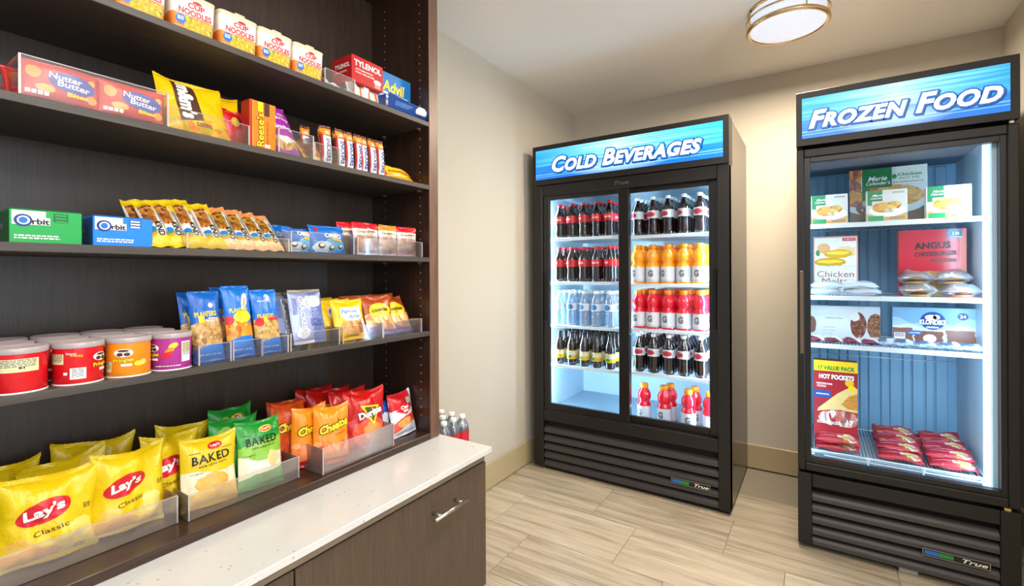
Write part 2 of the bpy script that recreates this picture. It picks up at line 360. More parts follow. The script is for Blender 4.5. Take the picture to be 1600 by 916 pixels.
for r in range(-1, 16):
    y1 = -1.0600 - TD * (r - 1) if r else -1.0600 + TD
    y1 = -1.0600 + TD * (1 - r); y0 = y1 - TD; off = {0: .22, 1: .43, 2: -.012}[(r - 1) % 3 if r >= 0 else 1]
    off = [.8313 - TW, 1.0445 - TW, .5985 - TW][(r - 1) % 3]
    # row 1 lies just in front of the beverage cooler, counting toward the viewer
    x = off - TW
    while x < XR + .3:
        a0, a1 = max(x, -.02), min(x + TW, XR + .02 if y0 > -3.9 else XR + 1.0); yy1 = min(y1, 0)
        if a1 - a0 > .03 and yy1 - y0 > .02 and y1 > YF + .4:
            o = MB().box(-(a1 - a0) / 2 + .0015, -(yy1 - y0) / 2 + .0015, -.007, (a1 - a0) / 2 - .0015, (yy1 - y0) / 2 - .0015, 0, TILE, .0012).build('floor_tile', fl, ((a0 + a1) / 2, (y0 + yy1) / 2, 0))
        x += TW
# ceiling lamp
lamp = empty('ceiling_lamp', (1.448, -.775, HC)); tag(lamp, 'round white drum ceiling lamp with two brass rings', 'lamp')
DIFF = pr('lamp_diffuser', '#d4def2', [], rough=.5, emit=.62)
mb = MB(); mb.lathe([(0, -.088), (.151, -.088)], DIFF, 48); mb.lathe([(.151, -.088), (.153, -.006)], DIFF, 48); mb.build('diffuser', lamp)
mb = MB(); mb.lathe([(.150, -.089), (.152, -.093), (.160, -.094), (.1665, -.088), (.1665, -.078), (.161, -.074), (.153, -.076), (.150, -.082), (.150, -.089)], GOLD, 56); mb.build('lower_ring', lamp)
mb = MB(); mb.lathe([(.160, -.044), (.1665, -.046), (.1685, -.042), (.1665, -.038), (.160, -.040)], GOLD, 56); mb.build('upper_ring', lamp)
mb = MB(); mb.lathe([(.145, -.012), (.158, -.012), (.162, 0), (.145, 0)], GOLD, 48); mb.build('ceiling_pan', lamp)
for k in range(4):
    a = .5 + k * PI / 2; MB().tube([(.162 * math.cos(a), .162 * math.sin(a), -.080), (.162 * math.cos(a), .162 * math.sin(a), -.004)], .003, GOLD).build('post', lamp)
pl = bpy.data.lights.new('lamp_light', 'AREA'); pl.shape = 'DISK'; pl.size = .30; pl.energy = 40; pl.color = (1, .86, .68); po = bpy.data.objects.new('lamp_light', pl); COL.objects.link(po); po.location = (0, 0, -.0955); po.parent = lamp
# ------------------------------------------------------------ bookcase, counter, base cabinet
ESP = wood('espresso_laminate', '#241611', '#3b261c', .33, 'Z'); ESPY = wood('espresso_laminate_lengthwise', '#2a1a13', '#452d20', .30, 'Y', coat=.15)
BACKM = wood('back_panel_laminate', '#2b1f18', '#402f25', .36, 'Z', spec=.6); SHM = wood('shelf_charcoal', '#3a342f', '#4e463f', .48, 'Y'); EDGE = wood('post_edge_brown', '#5a4132', '#7b5d49', .4, 'Z')
ZT = 2.36
bc = empty('bookcase', (BXB, YL, DECK)); tag(bc, 'tall dark espresso wood bookcase full of snacks', 'bookcase')
def part(name, mb, par): o = mb.build(name, par); o.matrix_parent_inverse = Matrix.Translation(-Vector(par.location)); return o
mb = MB(); mb.box(BXB, BYI, KZ + .001, BX - .004, BYO, ZT, ESP); mb.box(BX - .004, BYI, KZ + .001, BX, BYO, ZT, EDGE, .001); part('side_panel', mb, bc)
mb = MB(); mb.box(BXB, YL - .04, KZ + .001, BX - .004, YL, ZT, ESP); mb.box(BX - .004, YL - .04, KZ + .001, BX, YL, ZT, EDGE, .001); part('side_panel', mb, bc)
part('back_panel', MB().box(BXB - .012, YL, KZ + .001, BXB, BYI, ZT, BACKM), bc)
part('top_panel', MB().box(BXB, YL, ZT - .03, BX, BYI, ZT, ESPY), bc)
for z in SH: part('shelf', MB().box(BXB, YL + .001, z - TH, BX - .001, BYI - .001, z, SHM, .001), bc)
part('deck', MB().box(BXB, YL + .001, KZ + .001, BX, BYI - .001, DECK, ESPY, .001), bc)
PINM = solid('pin_hole_metal', '#b8a690', .4, .6)
mb = MB()
for x in (.093, .285):
    z = DECK + .06
    while z < ZT - .06:
        if min(abs(z - s) for s in SH) > .02:
            mb.lathe([(.0012, 0), (.0030, .0002), (.0030, .0008), (.0012, .0009)], PINM, 8, M=Matrix.Translation((x, BYI - .0002, z)) @ Matrix.Rotation(PI / 2, 4, 'X')); mb.lathe([(0, .0001), (.0013, .0001)], DARK, 8, M=Matrix.Translation((x, BYI - .0004, z)) @ Matrix.Rotation(PI / 2, 4, 'X'))
        z += .032
part('pin_hole_rows', mb, bc)['kind'] = 'stuff'
for z in SH:
    for x in (.093, .285): part('shelf_pin', MB().box(x - .006, BYI - .012, z - TH - .004, x + .006, BYI, z - TH, PINM, .001), bc)
m, t = newmat('white_quartz'); tcn = t.n('ShaderNodeTexCoord').outputs['Object']
v1 = t.n('ShaderNodeTexVoronoi'); v1.inputs['Scale'].default_value = 46; t.l(tcn, v1.inputs['Vector']); s1 = t.m('LESS_THAN', v1.outputs['Distance'], .16); nz = t.noise(tcn, 9, 2); s1 = t.m('MULTIPLY', s1, t.m('GREATER_THAN', nz, .54))
v2 = t.n('ShaderNodeTexVoronoi'); v2.inputs['Scale'].default_value = 130; t.l(tcn, v2.inputs['Vector']); s2 = t.m('MULTIPLY', t.m('LESS_THAN', v2.outputs['Distance'], .2), t.m('GREATER_THAN', t.noise(tcn, 30, 2), .6))
c = t.mix(t.noise(tcn, 6, 3), lin('#c9c8c4'), lin('#d6d5d2')); c = t.mix(t.m('MULTIPLY', s1, .5), c, lin('#8f8c88')); c = t.mix(t.m('MULTIPLY', s2, .35), c, lin('#9a9894')); t.bsdf(c, .16, 0, .5); QZ = m
ct = MB().box(.002, YL - .04, KZ - .0195, KX, KYE, KZ, QZ, .0015).build('countertop'); tag(ct, 'white speckled quartz countertop under the bookcase', 'countertop')
CABM = wood('cabinet_taupe', '#42332a', '#574638', .32, 'Z', spec=.55); CABT = wood('cabinet_rail', '#7c6b58', '#93816b', .4, 'Y')
cab = empty('base_cabinet', (.3, -2.6, 0)); tag(cab, 'taupe wood base cabinet under the white countertop', 'cabinet')
FX = .5509; cz1 = KZ - .0195
part('body', MB().box(.015, YL - .03, .09, FX - .022, KYE - .012, cz1, CABM).box(.015, YL - .03, .012, FX - .06, KYE - .03, .09, DARK), cab)
part('top_rail', MB().box(FX - .022, YL - .03, cz1 - .030, FX - .004, KYE - .012, cz1 - .010, CABT, .001), cab)
y0, y1 = -2.62, KYE - .012
def cabdoor(y0, y1):
    d = part('door', MB().box(FX - .021, y0 + .0015, .095, FX, y1, cz1 - .032, CABM, .0015), cab); return d
d1 = cabdoor(-2.62, KYE - .012); d2 = cabdoor(-3.45, -2.623)
def pull(d, ya, yb, z):
    mb = MB(); mb.tube([(FX + .036, ya, z), (FX + .036, yb, z)], .006, CHROME, 14)
    for y in (ya + .03, yb - .03): mb.tube([(FX - .001, y, z), (FX + .036, y, z)], .005, CHROME, 10)
    o = mb.build('handle', d)
pull(d1, -2.19, -2.028, .470); pull(d2, -3.05, -2.89, .470)
# ------------------------------------------------------------ water packs behind the counter end
WATER = see('water_bottle_plastic', '#dfe9f2', .12, .06, .10, '#e4eef6'); REDL = pr('water_red_label', '#c8283c', [(('r', .35, 0, .62, 1), '#4a2a50')], emit=0)
def lath(name, prof, mat, par, n=20, **k): return MB().lathe(prof, mat, n, **k).build(name, par)
wp = [(0, 0), (.026, 0), (.030, .006), (.030, .045), (.028, .05), (.030, .055), (.030, .13), (.027, .15), (.016, .172), (.0125, .178), (.0125, .186)]
wmb = MB().lathe(wp, WATER, 18); wmesh = wmb.mesh('water_bottle'); capm = MB().lathe([(.0135, .178), (.0145, .180), (.0145, .193), (.012, .195), (0, .195)], WHT, 14).mesh('cap'); labm = MB().lathe([(.0306, .070), (.0306, .125)], REDL, 18).mesh('label_band')
for k in range(3):
    c = empty('water_case', (.035, -1.862, .003 + k * .190)); tag(c, ['case of red-labelled water bottles on the floor behind the counter end, lowest of its stack', 'case of red-labelled water bottles behind the counter end, middle of its stack', 'case of red-labelled water bottles showing above the far end of the white countertop'][k], 'water', 'water cases stacked by the left wall'); c.scale = (1, 1, .96)
    MB().box(0, 0, 0, .190, .318, .002, FILM).build('wrap_base', c)
    for i in range(3):
        for j in range(5):
            b = bpy.data.objects.new('bottle', wmesh); COL.objects.link(b); b.parent = c; b.location = (.033 + i * .063, .033 + j * .063, .002)
            for nm, me in (('cap', capm), ('label_band', labm)): q = bpy.data.objects.new(nm, me); COL.objects.link(q); q.parent = b
# ------------------------------------------------------------ beverage cooler and freezer
def R(par, name, mb): return mb.build(name, par)
COOL = (.55, .82, 1.0)
def strip(par, x, y, z0, z1, e=9, w=.012):
    m = MC.get('led%s' % e) or pr('led%s' % e, '#cfe4ff', [], emit=e); MB().box(x - w / 2, y - .004, z0, x + w / 2, y + .004, z1, m).build('light_strip', par)
def wire_shelf(par, x0, x1, y0, y1, z, lip=.016, step=.0125):
    s = MB(); s.box(x0, y0, z - lip, x1, y0 + .004, z - .002, WIRE, .001); s.tube([(x0, y0 + .002, z), (x1, y0 + .002, z)], .003, WIRE, 6); s.tube([(x0, y1, z), (x1, y1, z)], .003, WIRE, 6)
    s.tube([(x0, y0, z), (x0, y1, z)], .003, WIRE, 6); s.tube([(x1, y0, z), (x1, y1, z)], .003, WIRE, 6)
    so = s.build('wire_shelf', par); w = MB(); x = x0 + step
    while x < x1 - .004: w.box(x - .0013, y0, z - .0026, x + .0013, y1, z - .0002, WIRE); x += step
    wo = w.build('shelf_wires', so); wo['kind'] = 'stuff'; return so
def badge(par, x0, z0, x1, z1, y):
    b = MB(); b.box(x0, y - .004, z0, x1, y, z1, BLACK2, .001); S = lambda a, c: (Vector((x0 + a, y - .004, z0 + c)), Vector((0, -1, 0))); w, h = x1 - x0, z1 - z0
    for q in ((0, 0, w, .0018), (0, h - .0018, w, h), (0, 0, .0018, h), (w - .0018, 0, w, h)): rect(b, S, *q, CHROME)
    rect(b, S, .006, .006, .05, h - .006, BLU); rect(b, S, .05, .006, .09, h - .006, GRN); text(b, S, 'True', w * .78, h * .5, .07, WHT, h=h * .55, bold=.02, shear=.3); b.build('badge', par)
def louvers(par, x0, x1, y, zs, hgt):
    for z in zs:
        n = 7; pts = [(y + .001 + .030 * (1 - math.cos(PI / 2 * i / n)) , z + hgt * math.sin(PI / 2 * i / n)) for i in range(n + 1)]; pts = [(y, z - .004)] + pts
        b = MB(); vv = [(x0, *p) for p in pts] + [(x1, *p) for p in pts]; k = len(pts); b.add(vv, [[i, k + i, k + i + 1, i + 1] for i in range(k - 1)], LOUV, smooth=True)
        b.add([(x0, y, z - .004), (x1, y, z - .004), (x1, y + .03, z - .004), (x0, y + .03, z - .004)], [[0, 3, 2, 1]], LOUV); b.build('louver', par)
def sign(par, x0, z0, x1, z1, y, words, w, cx, cz, mat):
    sp = MB(); sp.quad([(x0, y, z0), (x1, y, z0), (x1, y, z1), (x0, y, z1)], mat); so = sp.build('sign_panel', par)
    W1 = MC.get('sw') or pr('sw', '#f4fbff', [], emit=1.0); W2 = MC.get('so') or pr('so', '#0e5fae', [], emit=.55); W3 = MC.get('sd') or pr('sd', '#0a3f86', [], emit=.4)
    MC['sw'], MC['so'], MC['sd'] = W1, W2, W3
    S = lambda a, b: (Vector((x0 + a, y, z0 + b)), Vector((0, -1, 0))); l = MB()
    text(l, S, words, cx + .004, cz - .005, w, W3, bold=.035, shear=.28, caps=.76, off=.0006, line=(W3, .055), sp=1.06)
    text(l, S, words, cx, cz, w, W1, bold=.035, shear=.28, caps=.76, off=.0016, line=(W2, .06), sp=1.06); l.build('lettering', so)
SIGNM = pr('cold_sign', '#1f86d8', [(('g', .0, .42), '#2f97e8'), (('b', .40, .0, .02, 9, 1), '#1378d2'), (('b', 0, 0, 0, 1, 0), '#0d5db8')], emit=.85)
def signmat(name, seed):
    m, t = newmat(name); tc = t.n('ShaderNodeTexCoord'); sp = t.n('ShaderNodeSeparateXYZ'); t.l(tc.outputs['UV'], sp.inputs[0]); U, V = sp.outputs[0], sp.outputs[1]
    mp = t.n('ShaderNodeMapping'); t.l(tc.outputs['UV'], mp.inputs[0]); mp.inputs['Scale'].default_value = (1.1, 9, 1); mp.inputs['Location'].default_value = (seed, seed, 0); mp.inputs['Rotation'].default_value = (0, 0, .0)
    n1 = t.noise(mp.outputs[0], 1.6, 4, .6)
    up = t.ramp(t.m('ADD', t.m('MULTIPLY', n1, .8), t.m('MULTIPLY', t.m('ABSOLUTE', t.m('SUBTRACT', U, .5)), -.75)), [(.0, '#1f8fe4'), (.24, '#5cb8f2'), (.42, '#a8dcf9'), (.6, '#ddf2fc')])
    dn = t.ramp(t.m('ADD', t.m('MULTIPLY', n1, .6), t.m('MULTIPLY', V, .5)), [(.25, '#0a5fc8'), (.5, '#1274da'), (.8, '#2f92e6')])
    k = t.m('GREATER_THAN', V, t.m('ADD', .44, t.m('MULTIPLY', t.m('SINE', t.m('MULTIPLY', U, 5.)), .03))); c = t.mix(k, dn, up)
    for z, w in ((.16, .018), (.09, .012)):
        b = t.m('LESS_THAN', t.m('ABSOLUTE', t.m('SUBTRACT', V, t.m('ADD', z, t.m('MULTIPLY', U, .05)))), w); c = t.mix(t.m('MULTIPLY', b, .5), c, lin('#7cc8f8'))
    a = t.m('POWER', t.m('DIVIDE', t.m('SUBTRACT', U, .48), .3), 2.); bb = t.m('POWER', t.m('DIVIDE', t.m('SUBTRACT', V, .22), .3), 2.); g = t.n('ShaderNodeMath', operation='SUBTRACT', use_clamp=True); g.inputs[0].default_value = 1; t.l(t.m('ADD', a, bb), g.inputs[1])
    c = t.mix(t.m('MULTIPLY', g.outputs[0], .55), c, lin('#bfe3fa')); t.bsdf(c, .3, emit=c, es=.85); return m
# --- beverage cooler
X0, X1, Y0, Y1 = .0711, 1.1952, -.7134, -.030
fr = empty('beverage_cooler', (0, 0, 0)); tag(fr, 'black two-door glass cooler full of drinks under a COLD BEVERAGES sign', 'cooler')
def shell(par, X0, X1, Y0, Y1, ZB, zd, il, ir, iy, itop):
    R(par, 'side_panel', MB().box(X0, Y0 + .002, .022, X0 + .02, Y1, 1.995, GBLACK, .002)); R(par, 'side_panel', MB().box(X1 - .02, Y0 + .002, .022, X1, Y1, 1.995, GBLACK, .002))
    R(par, 'back_panel', MB().box(X0 + .02, Y1 - .02, .022, X1 - .02, Y1, 1.99, GBLACK)); R(par, 'top_panel', MB().box(X0 + .02, Y0 + .02, 1.96, X1 - .02, Y1 - .02, 1.99, GBLACK))
    R(par, 'machine_box', MB().box(X0 + .02, Y0 + .05, .04, X1 - .02, Y1 - .02, ZB - .02, DARK))
    R(par, 'plinth', MB().box(X0 + .06, Y0 + .03, .0, X1 - .01, Y1 - .03, .03, DARK))
shell(fr, X0, X1, Y0, Y1, .36, 0, 0, 0, 0, 0)
FB = -.09; IL, IR = .125, 1.142; ZB = .345
ln = MB(); ln.box(IL - .012, Y0 + .06, ZB, IL, FB, 1.72, LINER); ln.box(IR, Y0 + .06, ZB, IR + .012, FB, 1.72, LINER); ln.box(IL, FB - .0, ZB, IR, FB + .012, 1.72, LINER); ln.box(IL, Y0 + .06, 1.71, IR, FB, 1.72, LINER); R(fr, 'liner', ln)
R(fr, 'liner_floor', MB().box(IL, Y0 + .07, ZB, IR, FB, ZB + .012, solid('liner_floor_steel', '#8ba3b4', .3, .3, var=.01)))
# front frame
g = MB(); g.box(X0, Y0, .022, .133, Y0 + .06, 1.757, BLACK, .003); R(fr, 'front_post', g)
g = MB(); g.box(1.1385, Y0, .022, X1, Y0 + .06, 1.757, BLACK, .003); R(fr, 'front_post', g)
R(fr, 'top_rail', MB().box(.133, Y0 + .006, 1.690, 1.1385, Y0 + .07, 1.757, BLACK, .002)); R(fr, 'bottom_rail', MB().box(.133, Y0 + .006, .305, 1.1385, Y0 + .07, .372, BLACK, .002))
hd = R(fr, 'header', MB().box(X0, Y0 - .006, 1.7588, X1 + .0005, Y0 + .10, 2.0, BLACK, .0008))
sign(hd, .094, 1.792, 1.168, 1.972, Y0 - .0068, 'Cold Beverages', .86, .545, .083, signmat('cold_sign_panel', 2.3))
b = MB(); S = lambda a, c: (Vector((.586 + a, Y0 + .006, 1.705 + c)), Vector((0, -1, 0))); text(b, S, 'True', .055, .018, .085, CHROME, h=.022, bold=.0, shear=.3, off=.001); R(fr, 'maker_badge', b)
def slide(name, x0, x1, y, z0, z1, st, gx0, gx1, gz0, gz1):
    d = empty(name, (0, 0, 0)); d.parent = fr; f = MB()
    f.box(x0, y, z0, gx0, y + .022, z1, BLACK2, .002); f.box(gx1, y, z0, x1, y + .022, z1, BLACK2, .002); f.box(gx0, y, gz1, gx1, y + .022, z1, BLACK2, .002); f.box(gx0, y, z0, gx1, y + .022, gz0, BLACK2, .002)
    f.build('door_frame', d); MB().box(gx0, y + .008, gz0, gx1, y + .012, gz1, GLASS).build('glass_pane', d); return d
dl = slide('sliding_door', .133, .678, Y0 + .012, .372, 1.690, 0, .176, .618, .415, 1.664)
dr = slide('sliding_door', .622, 1.1385, Y0 + .038, .372, 1.690, 0, .675, 1.092, .412, 1.664)
MB().box(.140, Y0 + .006, .927, .158, Y0 + .013, 1.223, DARK, .003).build('handle', dl); MB().box(1.112, Y0 + .03, .925, 1.132, Y0 + .039, 1.234, DARK, .003).build('handle', dr)
louvers(fr, .135, 1.138, Y0 + .008, [.236, .184, .132, .080, .030], .031)
R(fr, 'grille_backing', MB().box(.134, Y0 + .045, .022, 1.138, Y0 + .05, .305, DARK))
badge(fr, .908, .104, 1.101, .133, Y0 + .002)
SHZ_L = [1.432, 1.160, .890, .643]; SHZ_R = [1.425, 1.152, .898, .650]
YS = -.635
for z in SHZ_L: wire_shelf(fr, IL + .004, .632, YS, FB - .01, z)
for z in SHZ_R: wire_shelf(fr, .640, IR - .004, YS, FB - .01, z)
R(fr, 'shelf_pilaster', MB().box(.634, YS + .01, ZB + .01, .638, YS + .02, 1.71, WIRE)); 
strip(fr, IL + .012, Y0 + .075, .40, 1.69, 2); strip(fr, IR - .012, Y0 + .075, .40, 1.69, 2); strip(fr, .636, Y0 + .078, .40, 1.69, 2, .016)
def ilight(par, loc, sx, sy, e, rot=(0, 0, 0)):
    l = bpy.data.lights.new('inside_light', 'AREA'); l.shape = 'RECTANGLE'; l.size = sx; l.size_y = sy; l.energy = e; l.color = COOL; o = bpy.data.objects.new('inside_light', l); COL.objects.link(o); o.location = loc; o.rotation_euler = rot; o.parent = par

# light bars behind the door frames, throwing light inward over the bottles
for x, sg in ((IL + .022, 1), (IR - .022, -1)): ilight(fr, (x, Y0 + .085, 1.03), .03, 1.25, 10, Vector((sg, .75, 0)).to_track_quat('-Z', 'Y').to_euler())
ilight(fr, (.636, Y0 + .09, 1.03), .03, 1.25, 7, Vector((0, 1, 0)).to_track_quat('-Z', 'Y').to_euler())
# --- freezer
GX0, GX1, GY0, GY1 = 1.483, 2.1736, -.8278, -.05
fz = empty('freezer', (0, 0, 0)); tag(fz, 'black single-door glass freezer under a FROZEN FOOD sign', 'freezer')
shell(fz, GX0, GX1, GY0 + .04, GY1, .36, 0, 0, 0, 0, 0)
R(fz, 'base_post', MB().box(GX0, GY0, .025, 1.5345, GY0 + .05, .334, BLACK, .002)); R(fz, 'base_post', MB().box(2.120, GY0, .025, GX1, GY0 + .05, .334, BLACK, .002))
R(fz, 'grille_top_panel', MB().box(1.536, GY0 + .002, .279, 2.119, GY0 + .05, .332, BLACK, .002))
louvers(fz, 1.536, 2.119, GY0 + .006, [.222, .173, .124, .075, .030], .030)
R(fz, 'grille_backing', MB().box(1.536, GY0 + .045, .025, 2.119, GY0 + .05, .28, DARK)); badge(fz, 1.900, .103, 2.092, .131, GY0 + .001)
R(fz, 'caster', MB().box(1.83, GY0 + .02, .001, 1.89, GY0 + .06, .022, solid('caster_grey', '#a9a5a2', .5), .003)); R(fz, 'plinth_rail', MB().box(1.50, GY0 + .02, .020, 2.16, GY0 + .06, .027, DARK))
R(fz, 'door_jamb', MB().box(GX0, GY0 + .030, .345, 1.530, GY0 + .09, 1.757, BLACK)); R(fz, 'door_jamb', MB().box(2.130, GY0 + .030, .345, GX1, GY0 + .09, 1.757, BLACK))
hd = R(fz, 'header', MB().box(GX0, GY0 - .006, 1.767, GX1, GY0 + .12, 2.0, BLACK, .0008)); sign(hd, 1.505, 1.797, 2.148, 1.972, GY0 - .0068, 'Frozen Food', .60, .325, .078, signmat('frozen_sign_panel', 7.7))
MB().box(2.148, GY0 + .01, 1.755, 2.163, GY0 + .03, 1.768, CHROME, .002).build('hinge', fz); MB().box(2.13, GY0 + .004, .333, 2.15, GY0 + .03, .347, GOLD, .002).build('hinge', fz)
dd = empty('door'); dd.parent = fz; f = MB(); a0, a1, c0, c1 = GX0 + .001, GX1 - .001, .347, 1.752; g0, g1, h0, h1 = 1.534, 2.124, .400, 1.695
for x0, z0, x1, z1 in ((a0, c0, g0 - .022, c1), (g1 + .018, c0, a1, c1), (g0 - .022, c0, g1 + .018, h0 - .020), (g0 - .022, h1 + .022, g1 + .018, c1)): f.box(x0, GY0, z0, x1, GY0 + .045, z1, BLACK, .003)
f.build('door_frame', dd); f = MB()
for x0, z0, x1, z1 in ((g0 - .022, h0 - .02, g0, h1 + .022), (g1, h0 - .02, g1 + .018, h1 + .022), (g0, h0 - .02, g1, h0), (g0, h1, g1, h1 + .022)): f.box(x0, GY0 + .010, z0, x1, GY0 + .045, z1, BLACK2, .001)
f.build('gasket', dd); MB().box(g0, GY0 + .014, h0, g1, GY0 + .018, h1, see('freezer_glass', '#fbfdff', .0, 0, 0, fres=.12)).build('glass_pane', dd)
MB().box(1.4935, GY0 - .0012, .855, 1.5075, GY0 + .004, 1.221, solid('handle_brown', '#6e5c49', .35), .002).build('handle', dd)
FB2 = -.235; JL, JR = 1.500, 2.112; ZF = .352
ln = MB(); ln.box(JL - .012, GY0 + .06, ZF, JL, FB2, 1.74, LINER); ln.box(JR, GY0 + .052, ZF, JR + .018, FB2, 1.74, LINER); ln.box(JL, FB2, ZF, JR, FB2 + .012, 1.74, LINBLU); ln.box(JL, GY0 + .06, 1.728, JR, FB2, 1.74, solid('liner_top_darkened', '#3d5a72', .45)); ln.box(JL, GY0 + .06, ZF, JR, FB2, ZF + .012, LINER); R(fz, 'liner', ln)  # liner ceiling coloured darker to tone down the bright band of light there
x = JL + .02; k = 0
while x < JR - .03:
    w = .030 if k % 2 else .044; MB().box(x, FB2 - .008, .37, x + w, FB2 + .001, 1.72, LINBLU, .003).build('back_rib', fz); x += w + .006; k += 1
MB().tube([(JL + .01, FB2 - .012, .78), (JR - .01, FB2 - .012, .78)], .0025, WIRE, 6).build('back_wire', fz)
SF = [1.430, 1.106, .888]
for z in SF: wire_shelf(fz, JL + .006, JR - .004, -.70, FB2 - .012, z, .018, .0135)
for z in SF: MB().box(JR - .010, -.705, z - .02, JR, -.68, z + .008, CHROME, .001).build('shelf_clip', fz)
wire_shelf(fz, JL + .006, JR - .004, -.70, FB2 - .012, .402, .012)
f = MB()
for z in (.405, .388, .366): f.tube([(JL + .01, -.712, z), (JR - .012, -.712, z), (JR - .006, -.700, z), (JR - .006, -.5, z)], .0035, WIRE, 6)
for x in (1.739, 1.921, 2.098): f.tube([(x, -.714, .408), (x, -.714, .362)], .0035, WIRE, 6); f.box(x - .006, -.722, .392, x + .006, -.714, .408, WIRE, .002)
f.build('basket_front', fz); MB().box(1.545, -.720, .372, 1.580, -.716, .398, solid('grey_tag', '#7d8d9c', .4), .001).build('price_tag', fz)
strip(fz, JR - .012, GY0 + .070, .37, 1.72, 1.2, .02)
strip(fz, JL + .008, GY0 + .070, .37, 1.72, 1.2)

for x, sg, e in ((JL + .02, 1, 5.5), (JR - .02, -1, 4.2)): ilight(fz, (x, GY0 + .085, 1.05), .03, 1.3, e, Vector((sg, .7, 0)).to_track_quat('-Z', 'Y').to_euler())
# ------------------------------------------------------------ acrylic bins on the shelves
def abin(y0, y1, x1, z, hf, label, x0=None, hs=None, hb=None, group='clear acrylic bins on the bookcase', mat=None):
    x0 = x0 if x0 is not None else x1 - .16; hs = hs or hf; th = .0022; e = .0012
    r = empty('acrylic_bin', (x0, (y0 + y1) / 2, z)); tag(r, label, 'bin', group); w = (y1 - y0) / 2; d = x1 - x0
    def P(nm, q, edge=None):
        b = MB(); b.box(*q, mat or ACR); 
        if edge: b.box(*edge, ACRE)
        b.build(nm, r)
    P('front_panel', (d - th, -w, .001, d, w, hf), (d - th - .0004, -w, hf, d + .0004, w, hf + e))
    for s in (-1, 1):
        a, b = (-w, -w + th) if s < 0 else (w - th, w)
        P('side_panel', (0, a, .001, d - th, b, hs), (d - .0006, a - .0006, .001, d + .0008, b + .0006, hf))
    P('base_panel', (0, -w, 0, d, w, .001)); return r
def yat(x, u, z): return at(0, x, u, 427).y
# ------------------------------------------------------------ shelf 1: noodle cups and medicine boxes
CUPM = pr('noodle_cup_print', '#ecdfd0', [(('r', 0, .93, 1, 1), '#d9cfae'), (('b', .46, .0, .03, 12.57, 1.), '#f0a45c', .02), (('b', .42, .0, .05, 12.57, 3.4), '#e8862e', .03), (('r', 0, 0, 1, .13), '#eba45f', .02),
     (('e', .02, .24, .10, .22), ['food', 18, '#c8881a', '#efc63a', '#8f9a2e', '#e4a82a', '#f4dc88'], .03), (('e', .985, .24, .06, .22), ['food', 18, '#c8881a', '#efc63a', '#8f9a2e', '#e4a82a', '#f4dc88'], .03)], rough=.42, asp=.3)
def noodle():
    r = empty('noodle_cup'); prof = [(0, 0), (.0430, 0), (.0450, .003), (.0465, .045), (.0480, .084)]
    b = MB(); b.lathe(prof, CUPM, 64, sq=9, M=Matrix.Rotation(0, 4, 'Z')); S0 = lambda a, c: (Vector((.0452 + .0030 * c / .084, a, c)), Vector((1, 0, -.05)))
    text(b, S0, 'CUP', .004, .064, .036, RED, h=.013, bold=.03, line=(WHT, .06)); text(b, S0, 'NOODLES', .002, .0475, .070, RED, h=.0145, bold=.03, line=(WHT, .05))
    ell(b, S0, .006, .0735, .010, .0045, RED); ell(b, S0, -.028, .026, .0105, .011, BLU); small(b, S0, -.035, .030, -.021, 3, WHT, .0018, 3, .0009); text(b, S0, 'RAMEN NOODLE SOUP', .01, .0365, .045, RED, h=.0022, bold=.0)
    b.build('cup', r)
    l = MB(); l.lathe([(.0480, .084), (.0490, .085), (.0490, .0895), (.0465, .091), (0, .0915)], solid('lid_cream', '#d9cfae', .5), 64, sq=9); l.build('lid', r)
    t_ = MB(); t_.box(.040, -.012, .0895, .0502, .014, .0945, MC['lid_cream'], .002); t_.build('lid_tab', r)
    return r
cups = None
place = ['leftmost, cut off by the photo', 'second from the left', 'middle one of the row', 'second from the right', 'rightmost, nearest the red medicine box']
for i, (a, c) in enumerate(((-2.8755, -2.777), (-2.773, -2.673), (-2.668, -2.5715), (-2.5715, -2.4725), (-2.471, -2.373))):
    lab = 'white and orange noodle cup on the top shelf, ' + place[i]; loc = (.32 - .049, (a + c) / 2, SH[0])
    if i == 0: cups = noodle(); cups.location = loc; tag(cups, lab, 'noodles', 'noodle cups on the top shelf')
    else: dup(cups, loc, label=lab)
REDBOX = solid('carton_red', '#b81018', .4, var=.01); BLUBOX = solid('carton_blue', '#1672ba', .38, var=.01); BLUDK = solid('carton_dark_blue', '#123f86', .4)
ty = empty('medicine_box', (.30, -2.195, SH[0])); tag(ty, 'red pain reliever dispenser box with white packets in its open front, top shelf', 'medicine'); w2 = .0645
b = MB(); b.box(-.10, -w2, .056, 0, w2, .142, REDBOX, .001); b.box(-.10, -w2, 0, -.07, w2, .056, REDBOX); b.box(-.10, -w2, .0, 0, w2, .003, WHT); S = flat(.0002); text(b, S, 'TYLENOL', 0, .119, .112, WHT, h=.020, bold=.03)
text(b, S, 'ACETAMINOPHEN', -.015, .099, .072, WHT, h=.0055, bold=.01); text(b, S, 'PAIN RELIEVER', -.012, .089, .078, WHT, h=.0055, bold=.01); ell(b, S, .040, .080, .016, .008, WHT); rect(b, S, .028, .060, .052, .073, PINK)
S = sideS(-w2, -.10); text(b, S, 'TYLENOL', .052, .112, .075, WHT, h=.015, bold=.03); text(b, S, 'EXTRA STRENGTH', .045, .093, .06, WHT, h=.006); b.build('carton', ty)
PK = pr('white_packet', '#ece9e4', [(('r', .4, .1, .62, .9), '#e07a3a')], rough=.3)
for i in range(4):
    pk = bag(.045, .055, .010, PK, seed=i, seal=.004, nu=8, nv=8); o = pk[0].build('packet', ty, (-.012 - .004 * (i % 2), -.05 + i * .032, .004), (0, -.12, .06 * (i - 1)))
MB().box(-.012, w2 - .055, .004, -.004, w2, .010, WHT).build('tray_lip', ty)
abin(-2.372, -2.262, .318, SH[0], .050, 'small clear bin with white packets beside the red pain reliever box', hs=.05, x0=.22)
